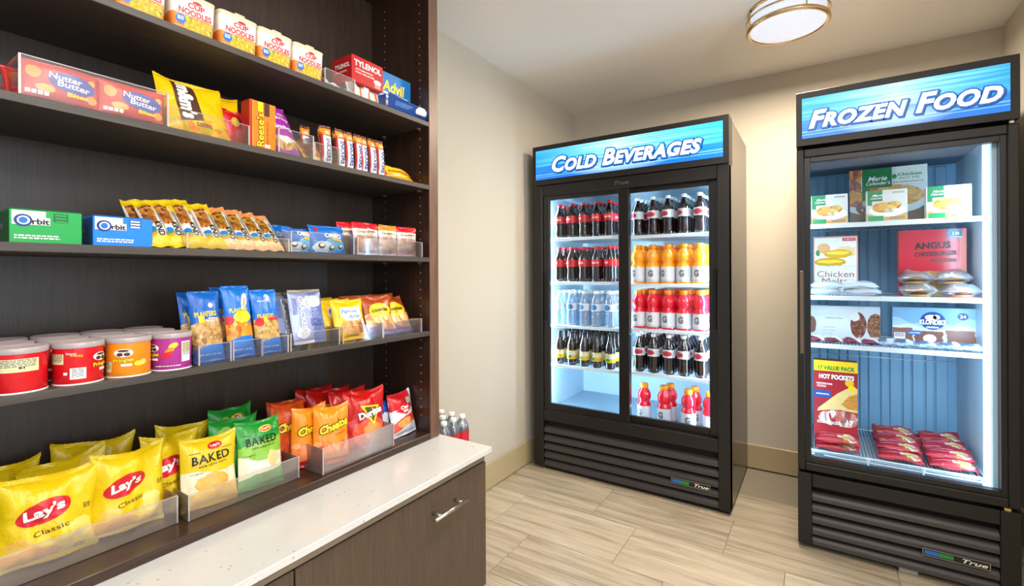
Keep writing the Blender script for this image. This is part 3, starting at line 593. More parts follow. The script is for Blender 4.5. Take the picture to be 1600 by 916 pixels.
for i, (dy, rz) in enumerate(((-.02, .3), (.018, .12))):
    pk = bag(.07, .045, .010, pr('ice_packet', '#dfe2ea', [(('r', .1, .3, .5, .7), '#3a4f9c')], rough=.3), seed=i + 5, seal=.005, nu=8, nv=8)
    finish_bag(pk, 'medicine_packet', ['white medicine packet leaning in the small clear bin, the left one', 'white medicine packet leaning in the small clear bin, the right one'][i], 'medicine', 'packets in the small clear bin', (.285 - i * .012, -2.318 + dy, SH[0] + .0035), .55, rz)
ad = empty('medicine_box', (.318, -2.035, SH[0])); tag(ad, 'blue pain reliever dispenser box with a tray of white packets on the top shelf', 'medicine')
b = MB(); b.box(-.062, -.098, .0, -.058, .075, .155, BLUBOX); b.box(-.12, -.098, 0, -.062, -.096, .10, BLUBOX); S = flat(-.0578); text(b, S, 'Advil', -.010, .108, .105, YEL, h=.040, bold=.03, shear=.12); small(b, S, -.085, .078, .06, 2, WHT, .007, 2)
poly(b, S, [(.055, .035), (.074, .05), (.068, .085), (.062, .06)], ORG); b.build('display_card', ad)
tr = MB(); tr.box(-.06, -.098, 0, .0, .096, .003, BLUDK); vv = [(-.006, -.085, 0), (-.006, .098, 0), (.012, .108, .040), (.012, -.098, .052)]; tr.add(vv, [[0, 1, 2, 3]], BLUDK); tr.box(-.06, -.100, 0, -.0, -.098, .048, BLUDK); tr.box(-.06, .098, 0, -.0, .100, .040, BLUDK); Sx = lambda a, c: (Vector((-.006 + .018 * c / .045, a, c)), Vector((.93, 0, -.37)))
small(tr, Sx, -.06, .032, .02, 3, solid('print_pale_blue', '#6f9fd6', .4), .0028, 4); tr.build('tray', ad)
for i in range(5):
    pk = bag(.045, .05, .011, PK, seed=i + 9, seal=.004, nu=8, nv=8); pk[0].build('packet', ad, (-.030, -.07 + i * .034, .006), (0, -.35, .1 * (i - 2)))
MB().lathe([(0, .03), (.024, .028), (.034, .018), (.036, .006), (.03, 0)], WHT, 18, M=Matrix.Translation((-.018, .066, .026)) @ Matrix.Rotation(.4, 4, 'Y')).build('coupon_pad', ad)
# ------------------------------------------------------------ shelf 2: candy
NB = pr('peanut_cookie_pack', '#bb1a22', [(('r', .02, .06, .98, .94), '#cc3f34', .01), (('e', .16, .68, .09, .16), '#e4a24a', .02), (('e', .3, .3, .12, .10), '#eab562', .03), (('e', .9, .25, .07, .12), '#e4a24a', .02), (('e', .9, .72, .05, .1), '#e8b060', .02)], rough=.24, wrink=.25)
def nbpack(seed):
    pk = bag(.118, .072, .02, NB, seed=seed, seal=.003, nu=16, nv=12, wr=.5); b, S, _ = pk
    ell(b, S, .016, .040, .036, .019, solid('print_violet_blue', '#4a55a8', .35), rot=-.1, maxe=.01); text(b, S, 'Nutter', .006, .0475, .048, WHT, h=.012, bold=.02, rot=-.08, maxe=.008, off=.0014); text(b, S, 'Butter', .018, .035, .048, WHT, h=.012, bold=.02, rot=-.08, maxe=.008, off=.0014)
    text(b, S, 'Bites', .024, .0185, .032, YEL, h=.008, bold=.05, maxe=.008); [rect(b, S, -.05 + i * .0085, .008, -.043 + i * .0085, .015, WHT, .0008) for i in range(4)]; return pk
binr = abin(-3.018, -2.782, .331, SH[1], .074, 'long clear acrylic bin of red cookie packs, left end of the second shelf', x0=.17)
labs = ['red peanut cookie snack pack against the front of the long clear bin, left of two', 'red peanut cookie snack pack against the front of the long clear bin, right of two']
for i, y in enumerate((-2.957, -2.842)): finish_bag(nbpack(i), 'cookie_pack', labs[i], 'cookies', 'red cookie packs on the second shelf', (.312, y, SH[1] + .0035), .04, .0)
for i, (x, y, z, ry, rz, lab) in enumerate(((.285, -2.95, .012, .12, .05, 'red cookie pack in the long clear bin, poking up behind the left front pack'), (.283, -2.85, .012, .15, -.04, 'red cookie pack in the long clear bin, just behind the right front pack'), (.255, -2.965, .010, .35, .12, 'red cookie pack tilted back in the long clear bin, third from the front'),
     (.245, -2.85, .008, .40, -.08, 'red cookie pack leaning at the back of the long clear bin, right side'))): finish_bag(nbpack(i + 4), 'cookie_pack', lab, 'cookies', 'red cookie packs on the second shelf', (x, y, SH[1] + z * .3 + .002), ry, rz)
REDW = pr('red_candy_wrap', '#b81420', [(('r', .3, .2, .7, .8), '#d23236', .04)], rough=.22, wrink=.3)
for i, (x, y, rr, rz, lab) in enumerate(((.20, -3.055, .5, .3, 'red candy pack lying at the far left end of the second shelf'), (.14, -3.02, .9, -.4, 'red candy pack tilted behind the pack at the far left end'))):
    finish_bag(bag(.09, .06, .02, REDW, seed=30 + i, seal=.005, nu=12, nv=10), 'candy_pack', lab, 'candy', 'red candy packs at the left end', (x, y, SH[1] + .004), rr, rz)
MM = pr('yellow_candy_bag', '#e6b60c', [(('e', .55, .16, .6, .13), ['food', 12, '#e8b818', '#b8b020', '#e07818', '#f0d040'], .03)], rough=.22, wrink=.3)
def mmbag(seed):
    pk = bag(.150, .155, .028, MM, seed=seed, seal=.008, ear=.004); b, S, _ = pk
    poly(b, S, [(-.042, .145), (.005, .146), (.012, .04), (-.038, .03)], BRN, .0007, maxe=.012); text(b, S, 'm&m\u2019s', -.017, .088, .10, WHT, h=.034, rot=-PI / 2, bold=.05, maxe=.01, off=.0014); small(b, S, -.005, .030, .03, 2, BRN, .003, 3); return pk
finish_bag(mmbag(1), 'candy_bag', 'large yellow candy bag with brown lettering leaning back beside the long clear bin', 'candy', 'yellow candy bags', (.300, -2.705, SH[1] + .002), .42, .03, .0)
finish_bag(mmbag(2), 'candy_bag', 'yellow candy bag showing a thin slice behind the first yellow candy bag', 'candy', 'yellow candy bags', (.232, -2.655, SH[1] + .002), .30, -.28)
abin(-2.782, -2.600, .326, SH[1], .050, 'clear bin holding the yellow candy bags on the second shelf', x0=.16)
RS = pr('red_wafer_pack', '#c81422', [(('e', .6, .7, .2, .12), '#e8c040', .03)], rough=.22, wrink=.3)
for i, (x, y, rr, rz, lab) in enumerate(((.20, -2.63, .25, .2, 'red wafer candy pack behind the yellow candy bags, left one'), (.165, -2.585, .15, -.2, 'red wafer candy pack behind the yellow candy bags, right one'), (.245, -2.60, .1, .1, 'red wafer candy pack tucked against the tall orange candy carton'))):
    finish_bag(bag(.06, .085 + .02 * (i == 2), .02, RS, seed=40 + i, seal=.006, nu=12, nv=12), 'candy_pack', lab, 'candy', 'red wafer packs on the second shelf', (x, y, SH[1] + .003), rr, rz)
re = MB(); OB = solid('carton_orange', '#ea7a16', .35, var=.02); RBX = solid('carton_deep_red', '#b0161a', .4); re.box(-.040, -.035, 0, 0, .035, .125, OB, .001); S = flat(.0003); rect(re, S, -.034, .0, -.027, .125, solid('print_gold', '#f0a01c', .35)); text(re, S, 'Reese\u2019s', -.008, .050, .088, YEL, h=.019, rot=PI / 2, bold=.02, line=(BRN, .05))
rect(re, S, -.014, .098, -.001, .124, YEL, .0008); rect(re, S, .003, .090, .017, .124, BRN, .0007); rect(re, S, -.0345, .0, -.029, .125, RBX, .0005); text(re, S, 'PEANUT BUTTER CUPS', .012, .045, .06, BRN, h=.005, rot=PI / 2, bold=0); rect(re, S, .004, .006, .019, .014, WHT)
S = sideS(-.0354, -.040); rect(re, S, 0, 0, .040, .125, RBX, .0004); o = re.build('candy_carton', None, (.316, -2.5585, SH[1] + .001), (0, 0, 0)); tag(o, 'tall orange candy carton with yellow sideways lettering, second shelf', 'candy')
PU = pr('purple_pretzel_bag', '#9a2c9c', [(('b', .30, 0, .02, 6, 0), '#efe6da', .03), (('b', .22, 0, .03, 8, 1), ['food', 14, '#c98a3c', '#e8c070', '#a86828', '#f0e0b0'], .03), (('b', .10, .0, .03, 7, 2), '#9a4fae', .03)], rough=.28, wrink=.3)
pk = bag(.082, .172, .034, PU, seed=3, seal=.010, bend=.0); b, S, _ = pk; text(b, S, 'skinny', .004, .115, .048, WHT, h=.014, rot=-.1, bold=.0, shear=.2, maxe=.01); text(b, S, 'Snack', .002, .085, .062, WHT, h=.018, rot=-.12, bold=.02, maxe=.01); text(b, S, 'mix', .006, .130, .02, WHT, h=.008, maxe=.01)
finish_bag(pk, 'snack_bag', 'purple snack bag leaning back beside the tall orange candy carton', 'snack', None, (.304, -2.478, SH[1] + .003), .46, .12)
abin(-2.522, -2.415, .326, SH[1], .068, 'clear bin holding the purple snack bag on the second shelf', x0=.18)
CK = pr('trail_mix_bag', '#c9965a', [(('b', .55, .2, .05, 6, 0), ['food', 10, '#8a5428', '#e0b070', '#c07840', '#d88868'], .03), (('b', .18, 0, .03, 6, 0), '#e8c880', .02)], rough=.25, wrink=.4)
for i, (x, y, rr, lab) in enumerate(((.290, -2.375, .75, 'tan trail mix bag slumped in the low clear bin beside the chocolate bars'), (.245, -2.39, .65, 'tan trail mix bag behind the slumped one in the low clear bin'))): finish_bag(bag(.09, .10, .03, CK, seed=50 + i, seal=.007, nu=14, nv=14), 'snack_bag', lab, 'snack', 'tan trail mix bags', (x, y, SH[1] + .003), rr, .1)
abin(-2.413, -2.325, .326, SH[1], .052, 'low clear bin with tan trail mix bags, second shelf', x0=.2)
SN = pr('chocolate_bar_wrap', '#5a2416', [(('r', 0, .74, 1, .93), '#d98a24', .01), (('r', .02, .05, .14, .80), '#b8302a'), (('r', .16, .03, .92, .72), '#eef0f6', .01)], rough=.22, wrink=.2)
def snick(seed, w=.034):
    pk = bag(w, .122, .022, SN, seed=seed, seal=.007, nu=10, nv=16, wr=.5, pinch=.0); b, S, _ = pk; text(b, S, 'SNICKERS', .002, .046, .070, NAVY, h=.014, rot=-PI / 2, bold=.03, maxe=.012, off=.001); small(b, S, -.006, .100, .008, 2, WHT, .003, seed); return pk
bars = [(-2.352, .300, 0), (-2.307, .308, .008), (-2.274, .308, 0), (-2.240, .309, -.004), (-2.216, .309, -.006), (-2.181, .309, -.004), (-2.147, .309, 0)]
nth = ['leftmost', 'second from the left', 'third from the left', 'middle one of seven', 'third from the right', 'second from the right', 'rightmost']
for i, (y, x, dz) in enumerate(bars): finish_bag(snick(60 + i, .036 if i == 0 else (.026 if i in (3, 4) else .031)), 'chocolate_bar', 'upright brown chocolate bar on the second shelf, front row, %s' % nth[i], 'candy bar', 'upright chocolate bars', (x, y, SH[1] + .0015), .10, .05 * ((i * 37) % 5 - 2) / 2)
for i, y in enumerate((-2.385, -2.345, -2.292, -2.258, -2.22, -2.185, -2.15)): finish_bag(snick(80 + i, .03), 'chocolate_bar', 'brown chocolate bar in the second row, behind the %s front bar' % nth[i], 'candy bar', 'upright chocolate bars', (.270 if i else .24, y, SH[1] + .0015), .06, .04 * ((i * 29) % 5 - 2))
PY_ = pr('orange_candy_pack', '#f09a14', [(('e', .5, .5, .42, .28), '#f8c81c', .04), (('r', 0, .8, 1, 1), '#d83a1a', .03), (('r', 0, 0, .12, 1), '#e0481a', .03)], rough=.22, wrink=.4)
def lying(name, w, l, t, mat, seed, loc, rot, lab, cat, grp, deco=None):
    pk = bag(w, l, t, mat, seed=seed, seal=.008, nu=16, nv=16); b, S, seal = pk
    if deco: deco(b, S)
    o = b.build(name, None, loc, rot); tag(o, lab, cat, grp); seal(True).build('top_seal', o); seal(False).build('bottom_seal', o); return o
lying('candy_pack', .165, .075, .032, PY_, 5, (.285, -2.035, SH[1] + .004), (0, -.75, .05), 'orange and yellow candy pack lying at the right end of the second shelf', 'candy', 'orange candy packs', lambda b, S: text(b, S, 'Butterfinger', 0, .03, .10, RED, h=.014, bold=.03, maxe=.01))
lying('candy_pack', .14, .06, .028, PY_, 7, (.215, -2.03, SH[1] + .004), (0, -.75, -.05), 'orange and yellow candy pack behind the front one, second shelf', 'candy', 'orange candy packs')
lying('candy_pack', .10, .07, .03, REDW, 8, (.19, -2.01, SH[1] + .004), (0, -.6, .1), 'red candy pack against the right side panel, second shelf', 'candy', None)
# ------------------------------------------------------------ shelf 3: gum, nut bars, cookies
def gumbox(y0, y1, h, base, base_d, name_lab, seed):
    w = (y1 - y0) / 2; m1 = solid('carton_%d' % seed, base, .35, var=.01); m2 = solid('carton_d%d' % seed, base_d, .4, var=.01)
    r = empty('gum_box', (.308, (y0 + y1) / 2, SH[2])); tag(r, name_lab, 'gum'); b = MB(); b.box(-.09, -w, 0, 0, w, h, m1, .001); S = flat(.0004)
    rect(b, S, -w + .003, h - .017, -.002 + .0, h - .002, WHT, .0002); rect(b, S, -w + .003, h - .028, .004, h - .014, WHT, .0003)
    ell(b, S, -w + .018, h - .020, .0125, .0115, NAVY, off=.0006); ell(b, S, -w + .0185, h - .020, .0088, .0082, WHT, off=.0009); ell(b, S, -w + .018, h - .020, .006, .0060, BLU, off=.0012); text(b, S, 'rbit', -w + .042, h - .0215, .024, BLK, h=.011, bold=.03, off=.0012)
    rect(b, S, .009, h - .020, .030, h - .004, m2, .0005); [rect(b, S, .011, h - .009 - i * .006, .028, h - .006 - i * .006, WHT if seed == 2 else m1, .0008) for i in range(3)]; small(b, S, -w + .006, .013, .018, 2, WHT, .0026, seed)
    S = sideS(-w - .0004, -.09); rect(b, S, .002, .002, .088, h - .003, m2, 0); rect(b, S, .01, h * .45, .05, h * .6, GRY, .0004); b.build('carton', r); MB().box(-.088, -w + .002, h, -.002, w - .002, h + .002, m2, .0006).build('lid_flap', r)
    return r
gumbox(-3.027, -2.925, .063, '#1fa04a', '#12602e', 'green gum box at the left end of the third shelf', 1)
gumbox(-2.908, -2.805, .062, '#1b7fdc', '#14519c', 'blue gum box between the green gum box and the nut bars', 2)
def kind(mat, seed, w=.040, h=.130):
    pk = bag(w, h, .020, mat, seed=seed, seal=.014, nu=12, nv=18, wr=.6, pinch=.0); b, S, _ = pk
    text(b, S, 'KIND', .005, h * .34, .042, BLK, h=.012, rot=-PI / 2, bold=.03, maxe=.01, off=.001)
    for k, c in enumerate((ORG, GRN, BLU)): ell(b, S, -.010, .038 + k * .007, .008, .006, c, off=.0008 + .0001 * k)
    poly(b, S, [(.010, h * .72), (.017, h * .72), (.019, h * .22), (.013, h * .22)], GRY, .0007); return pk
K1 = pr('nut_bar_yellow', '#cfc8ba', [(('b', .40, .0, .0, 1, 0), '#d8d4cc'), (('r', 0, .84, 1, 1), '#d9b818'), (('r', .72, .66, 1, .9), '#d8b818', .01), (('r', 0, 0, 1, .22), '#dcbc20', .02), (('r', .10, .44, .66, .86), ['food', 6, '#5c2a10', '#96541e', '#c88c4c', '#43200e'], .02)], rough=.22, wrink=.3, asp=3)
K2 = pr('nut_bar_orange', '#cfc2b2', [(('r', 0, .88, 1, 1), ['food', 20, '#e8642a', '#f09858', '#e87838']), (('r', .8, .55, 1, .9), '#b8a898', .01), (('r', 0, 0, 1, .26), ['food', 16, '#f0b070', '#f4d8a8', '#e89850'], .02), (('r', .10, .44, .68, .87), ['food', 6, '#4a2a10', '#8a5a1c', '#c08c30', '#5c3410'], .02)], rough=.22, wrink=.3, asp=3)
ky = [(-2.789, 0, .118), (-2.755, 0, .124), (-2.716, 0, .132), (-2.672, 0, .124), (-2.634, 1, .118), (-2.597, 1, .116), (-2.557, 1, .114), (-2.522, 1, .110)]
for i, (y, k, h) in enumerate(ky):
    nm = ['first', 'second', 'third', 'fourth'][i % 4]; c = ('yellow-topped', 'orange-topped')[k]
    finish_bag(kind((K1, K2)[k], 100 + i, .044, h * 1.28), 'nut_bar', '%s nut bar leaning back on the third shelf, %s of four from the left' % (c, nm), 'snack bar', 'nut bars on the third shelf', (.312, y + .004, SH[2] + .002), .72, -.10, .10)
for i, (y, k, h) in enumerate(((-2.80, 0, .118), (-2.72, 0, .13), (-2.64, 1, .118), (-2.565, 1, .118))): finish_bag(kind((K1, K2)[k], 120 + i, .042, h * 1.25), 'nut_bar', '%s nut bar in the row behind, %s' % (('yellow-topped', 'orange-topped')[k], ['at the left end', 'second from the left', 'third from the left', 'at the right end'][i]), 'snack bar', 'nut bars on the third shelf', (.275, y, SH[2] + .002), .66, -.10, .10)
abin(-2.745, -2.493, .327, SH[2], .036, 'clear bin in front of the nut bars on the third shelf', x0=.22)
OR_ = pr('blue_cookie_bag', '#1468bc', [(('e', .65, .3, .3, .26), '#54b4e4', .05), (('e', .3, .2, .26, .2), '#cfe4f0', .06), (('r', 0, 0, 1, .06), '#1660b8')], rough=.22, wrink=.35)
def oreo(seed, w=.118, h=.088):
    pk = bag(w, h, .03, OR_, seed=seed, seal=.007, nu=18, nv=16, ear=.004); b, S, _ = pk; text(b, S, 'OREO', .012, .053, .056, WHT, h=.014, bold=.05, rot=-.05, maxe=.008, off=.0014, line=(NAVY, .06)); text(b, S, 'MINI', .022, .040, .034, YEL, h=.009, bold=.04, rot=-.05, maxe=.008, off=.0014, line=(NAVY, .05)); poly(b, S, [(-.046, .076), (-.030, .078), (-.034, .062)], RED, .0008, maxe=.01)
    for a, c, r in ((-.028, .022, .011), (.004, .016, .009), (.035, .02, .008)): ell(b, S, a, c, r, r * .8, BLK, maxe=.008); ell(b, S, a + .001, c + .002, r * .7, r * .45, WHT, maxe=.008, off=.0009)
    return pk
finish_bag(oreo(3), 'cookie_bag', 'bright blue cookie bag standing at the front of the third shelf, right one', 'cookies', 'blue cookie bags on the third shelf', (.298, -2.345, SH[2] + .002), .22, -.05)
finish_bag(oreo(5, .11, .074), 'cookie_bag', 'blue cookie bag partly hidden behind the right blue cookie bag', 'cookies', 'blue cookie bags on the third shelf', (.285, -2.430, SH[2] + .002), .25, .1)
finish_bag(oreo(6, .12, .088), 'cookie_bag', 'dark blue cookie bag leaning behind the orange-topped nut bars', 'cookies', 'blue cookie bags on the third shelf', (.22, -2.455, SH[2] + .002), .3, .35)
abin(-2.488, -2.275, .327, SH[2], .060, 'clear bin holding the blue cookie bags on the third shelf', x0=.17)
def gmat(n, top, mid): return pr(n, '#c4a8a0', [(('e', .5, .36, .50, .32), ['food', 9, '#a87858', '#c89a74', '#8a6048', '#b8a4a4'], .03), (('b', .78, 0, .03, 7, 1), '#e8dcc0', .02) if 0 else (('r', 0, .60, 1, .84), '#efe6d4', .02), (('r', 0, .80, 1, 1), top, .02), (('r', 0, 0, 1, .07), '#b8b4c8')], rough=.2, wrink=.35)
G1 = gmat('cookie_pouch_red', '#cf1826', 0); G2 = gmat('cookie_pouch_gold', '#c8862a', 0)
def gmb(mat, w, seed):
    pk = bag(w, .108, .022, mat, seed=seed, seal=.008, nu=14, nv=16); b, S, _ = pk; text(b, S, 'Grandma\u2019s', 0, .078, w * .72, BRN, h=.010, bold=.02, rot=.04, maxe=.008); text(b, S, 'COOKIES', 0, .069, w * .4, BRN, h=.004, maxe=.01); return pk
for i, (y, w, m_, lab) in enumerate(((-2.203, .104, G1, 'clear and red cookie pouch, left of three at the right end of the third shelf'), (-2.108, .082, G2, 'clear and gold cookie pouch between two red-topped ones'), (-2.017, .094, G1, 'clear and red cookie pouch nearest the right side panel, third shelf'))): finish_bag(gmb(m_, w, 130 + i), 'cookie_pouch', lab, 'cookies', 'cookie pouches on the third shelf', (.298, y, SH[2] + .002), .06, 0)
for i, (x, y, lab) in enumerate(((.262, -2.235, 'red cookie pouch standing behind the left front pouch'), (.262, -2.14, 'red cookie pouch standing behind the gold-topped pouch'), (.262, -2.03, 'red cookie pouch standing behind the right front pouch'))): finish_bag(gmb(G1, .10, 140 + i), 'cookie_pouch', lab, 'cookies', 'cookie pouches on the third shelf', (x, y, SH[2] + .002), .12, .05)
abin(-2.260, -1.966, .324, SH[2], .055, 'clear bin holding the cookie pouches, right end of the third shelf', x0=.17)
# ------------------------------------------------------------ shelf 4: chip cans, nut bags, cookies
def canmat(n, base, wedge): return pr(n, base, wedge, rough=.28)
C1 = canmat('can_print_red', '#d0141e', []); C2 = canmat('can_print_orange', '#ea8a18', [(('s', .5, .6, .3, .5), '#f0a024')]); C3 = canmat('can_print_purple', '#a8328c', [(('s', .5, .5, .3, .5), '#c04a9c')])
LIDM = see('can_lid_plastic', '#e8dcd8', .10, .2, .55, '#d8c8c8'); FOIL = solid('can_foil', '#b9a4a0', .35, .7)
MUST = solid('print_cream_panel', '#dcd8a0', .4); 
def can(kind_, rot=0):
    r = empty('chip_can'); R_ = .0388; H_ = .084; mat = (C1, C1, C2, C3)[kind_]; b = MB(); b.lathe([(.034, .002), (.0372, 0), (R_, .003), (R_, H_ - .010)], mat, 48); b.lathe([(R_ + .0004, .0), (R_ + .0012, .0015), (R_ + .0004, .003)], WHT, 48); S = cylS(R_)
    def face(a0, bg):
        ell(b, S, a0, .052, .0165, .0085, WHT, maxe=.006, off=.0006); ell(b, S, a0 - .006, .049, .0055, .0038, BRN, maxe=.006, off=.0009); ell(b, S, a0 + .006, .049, .0055, .0038, BRN, maxe=.006, off=.0009); ell(b, S, a0, .0565, .010, .0025, BRN, maxe=.006, off=.0009)
        text(b, S, 'Pringles', a0, .036, .034, YEL, h=.010, bold=.03, rot=.08, maxe=.006, off=.001, line=(BRN, .05)); rect(b, S, a0 - .004, .024, a0 + .014, .029, WHT, .0008, .006)
    if kind_ == 0: rect(b, S, -.022, .040, .040, .064, MUST, .0005, .006); small(b, S, -.020, .061, .036, 5, GRY, .0016, 2, .0008); small(b, S, .012, .046, .020, 1, BLK, .003, 4, .001); face(-.075, C1)
    if kind_ == 1: rect(b, S, -.044, .042, -.016, .062, MUST, .0005, .006); small(b, S, -.042, .059, -.018, 5, GRY, .0016, 3, .0008); rect(b, S, -.006, .012, .018, .034, WHT, .0005, .006); small(b, S, -.003, .031, .015, 6, GRY, .0016, 5, .0008); text(b, S, 'SNACK', -.004, .062, .016, WHT, h=.004, rot=-.1, maxe=.006); text(b, S, 'STACKS', .004, .058, .018, YEL, h=.004, rot=-.1, maxe=.006); face(.046, C1); rect(b, S, -.016, .021, -.010, .026, WHT, .0006)
    if kind_ == 2: face(-.004, C2); rect(b, S, -.040, .012, -.026, .034, MUST, .0005, .006); small(b, S, -.038, .031, -.028, 5, GRY, .0016, 6, .0008); ell(b, S, .022, .028, .008, .006, YEL, maxe=.006, off=.0009); ell(b, S, .030, .030, .007, .006, solid('print_chip', '#f0c868', .4), .5, maxe=.006, off=.0011)
    if kind_ == 3:
        face(-.038, C3); ell(b, S, .006, .056, .010, .006, YEL, .5, maxe=.006); ell(b, S, -.001, .045, .010, .006, ORG, .6, maxe=.006, off=.0007); ell(b, S, -.008, .035, .010, .006, RED, .6, maxe=.006, off=.0008); ell(b, S, .002, .040, .005, .004, RED, .6, maxe=.006, off=.001); rect(b, S, .022, .018, .044, .064, WHT, .0005, .006); rect(b, S, .023, .040, .043, .062, MUST, .0007, .006); small(b, S, .024, .060, .042, 12, GRY, .0014, 6, .001); text(b, S, 'BBQ', -.032, .026, .012, WHT, h=.004, maxe=.006); small(b, S, -.03, .010, .02, 1, WHT, .0016, 8)
    b.build('canister', r); l = MB(); l.lathe([(R_ + .0012, H_ - .0115), (R_ + .0018, H_ - .010), (R_ + .0018, H_ - .002), (R_ + .0002, H_), (R_ - .003, H_ - .0006), (R_ - .006, H_ - .003), (0, H_ - .003)], LIDM, 48); l.build('lid', r)
    MB().lathe([(R_ - .001, H_ - .006), (0, H_ - .006)], FOIL, 32).build('foil_seal', r); r.rotation_euler = (0, 0, rot); return r
cy = [-3.012, -2.927, -2.8445, -2.7635]; cn = [('red', 'its cream panel toward the viewer'), ('red', 'with a white barcode panel'), ('orange', 'between the red and the purple ones'), ('purple', 'next to the blue nut bags')]
for i, y in enumerate(cy):
    c = can(i, -.50 if i == 0 else -.42); c.location = (.291, y, SH[3]); tag(c, 'small %s chip can on the fourth shelf, %s' % cn[i], 'chips', 'chip cans on the fourth shelf')
    for k, x in enumerate((.206, .121)):
        dup(c, (x, y + (.004 if k else -.003), SH[3]), label='small %s chip can on the fourth shelf, %s row behind the %s front can' % (cn[i][0], ['second', 'third'][k], ['leftmost', 'barcode', 'orange', 'purple'][i]))
PB = pr('nut_bag_print', '#1560b8', [(('b', .52, .10, .02, 4, 0), ['food', 9, '#a87638', '#d0a868', '#8a5c28', '#dcc08c'], .01), (('b', .17, .08, .02, 4, 0), '#1a72cc', .01)], rough=.24, wrink=.3, asp=2.4)
PB2 = pr('nut_bag_print_b', '#1a72cc', [(('b', .50, -.04, .02, 4, 0), ['food', 7, '#d87818', '#f0a028', '#b85810', '#f4b848'], .01), (('b', .22, .08, .02, 4, 0), '#1a72cc', .01)], rough=.24, wrink=.3, asp=2.4)
PB3 = pr('nut_bag_print_c', '#1a72cc', [(('b', .52, .0, .02, 4, 0), ['food', 10, '#b88a3c', '#d8b470', '#8f6424'], .01), (('b', .14, .10, .02, 4, 0), '#1a72cc', .01)], rough=.24, wrink=.3, asp=2.4)
def nuts(mat, seed, h, w, kind_):
    pk = bag(w, h, .03, mat, seed=seed, seal=.007, nu=16, nv=24, pinch=.05); b, S, _ = pk
    if kind_ == 0: text(b, S, 'PLANTERS', -.004, h * .66, w * .62, YEL, h=.013, rot=.05, bold=.03, maxe=.008, off=.0012); rect(b, S, -.020, h * .54, -.008, h * .63, YEL, .0008, .008); text(b, S, 'Salted', .012, h * .60, .020, WHT, h=.005, maxe=.01); text(b, S, 'PEANUTS', .010, h * .565, .026, WHT, h=.0045, maxe=.01); ell(b, S, .008, h * .78, .005, .006, WHT, maxe=.01)
    if kind_ == 1: text(b, S, 'PLANTERS', -.002, h * .64, w * .62, YEL, h=.012, bold=.03, maxe=.008, off=.0012); ell(b, S, .014, h * .76, .007, .024, WHT, -.25, maxe=.01); ell(b, S, .015, h * .75, .003, .016, PINK, -.25, maxe=.01, off=.0009); ell(b, S, .006, h * .55, .022, .016, YEL, maxe=.008); ell(b, S, -.026, h * .51, .010, .012, RED, maxe=.008)
    if kind_ == 2: text(b, S, 'PLANTERS', -.004, h * .57, w * .62, YEL, h=.011, bold=.03, maxe=.008, off=.0012); ell(b, S, .006, h * .86, .009, .010, WHT, maxe=.01); text(b, S, 'PROTEIN', -.004, h * .80, .036, WHT, h=.004, maxe=.01); rect(b, S, -.002, h * .50, .028, h * .56, solid('print_crimson', '#b8243c', .35), .001, .008); ell(b, S, -.022, h * .48, .010, .012, RED, maxe=.008); rect(b, S, -.014, h * .47, -.004, h * .55, YEL, .0009, .008)
    text(b, S, 'NET WT 1.75 OZ', 0, h * .10, w * .7, WHT, h=.003, maxe=.01); return pk
for i, (y, w, h, mt, lab) in enumerate(((-2.684, .072, .178, PB, 'blue bag of salted peanuts in a clear bin, left of three in front'), (-2.606, .070, .190, PB2, 'blue bag of orange cashew nuts in a clear bin, middle of three and tallest'), (-2.533, .072, .178, PB3, 'blue bag of nuts with a crimson patch, right of three in front'))):
    finish_bag(nuts(mt, 150 + i, h, w, i), 'nut_bag', lab, 'nuts', 'blue nut bags on the fourth shelf', (.298, y, SH[3] + .002), .22, -.02)
    finish_bag(nuts(mt, 160 + i, h * .98, w, i), 'nut_bag', lab.split(' in a')[0].split(' with a')[0] + ', standing right behind the %s front nut bag' % ['left', 'middle', 'right'][i], 'nuts', 'blue nut bags on the fourth shelf', (.245, y - .002, SH[3] + .002), .20, .05)
    abin(y - .037, y + .037, .326, SH[3], .048, 'narrow clear bin holding the %s blue nut bag' % ['left', 'middle', 'right'][i], x0=.2)
SV = pr('silver_blue_cracker_pack', '#7f8cc0', [(('s', .3, .5, .5, .6), '#a8b4dc'), (('r', 0, 0, 1, .06), '#c4c8d4'), (('r', .6, 0, 1, 1), '#6c7cb4', .03), (('e', .3, .2, .2, .1), '#d8dcec', .05), (('e', .75, .75, .2, .1), '#d0d8ec', .05), (('r', 0, .93, 1, 1), '#8c8880')], rough=.2, metal=.25, wrink=.5)
def crack(seed):
    pk = bag(.104, .165, .022, SV, seed=seed, seal=.010, nu=18, nv=22, pinch=0, wr=.7); b, S, _ = pk; text(b, S, 'CRACKERS', -.018, .085, .115, WHT, h=.015, rot=-PI / 2, bold=.03, maxe=.01, off=.0012, line=(NAVY, .03)); small(b, S, -.044, .135, -.030, 14, NAVY, .002, 2); small(b, S, 0, .14, .044, 3, WHT, .003, 3); small(b, S, .004, .07, .04, 6, NAVY, .0022, 5); return pk
finish_bag(crack(1), 'cracker_pack', 'silver blue cracker pack with sideways lettering beside the nut bags', 'crackers', 'silver cracker packs', (.296, -2.406, SH[3] + .012), .28, -.04)
finish_bag(crack(2), 'cracker_pack', 'silver cracker pack seen edge-on behind the front silver cracker pack', 'crackers', 'silver cracker packs', (.240, -2.43, SH[3] + .003), .26, .55)
abin(-2.490, -2.330, .326, SH[3], .050, 'clear bin holding the silver cracker packs', x0=.18)
FA = pr('yellow_cookie_bag', '#eebf16', [(('e', .55, .30, .42, .20), ['food', 6, '#c87a34', '#e8a858', '#8a4a20', '#f0c880'], .03), (('r', .86, 0, 1, .5), '#f0e8d0', .03)], rough=.22, wrink=.35)
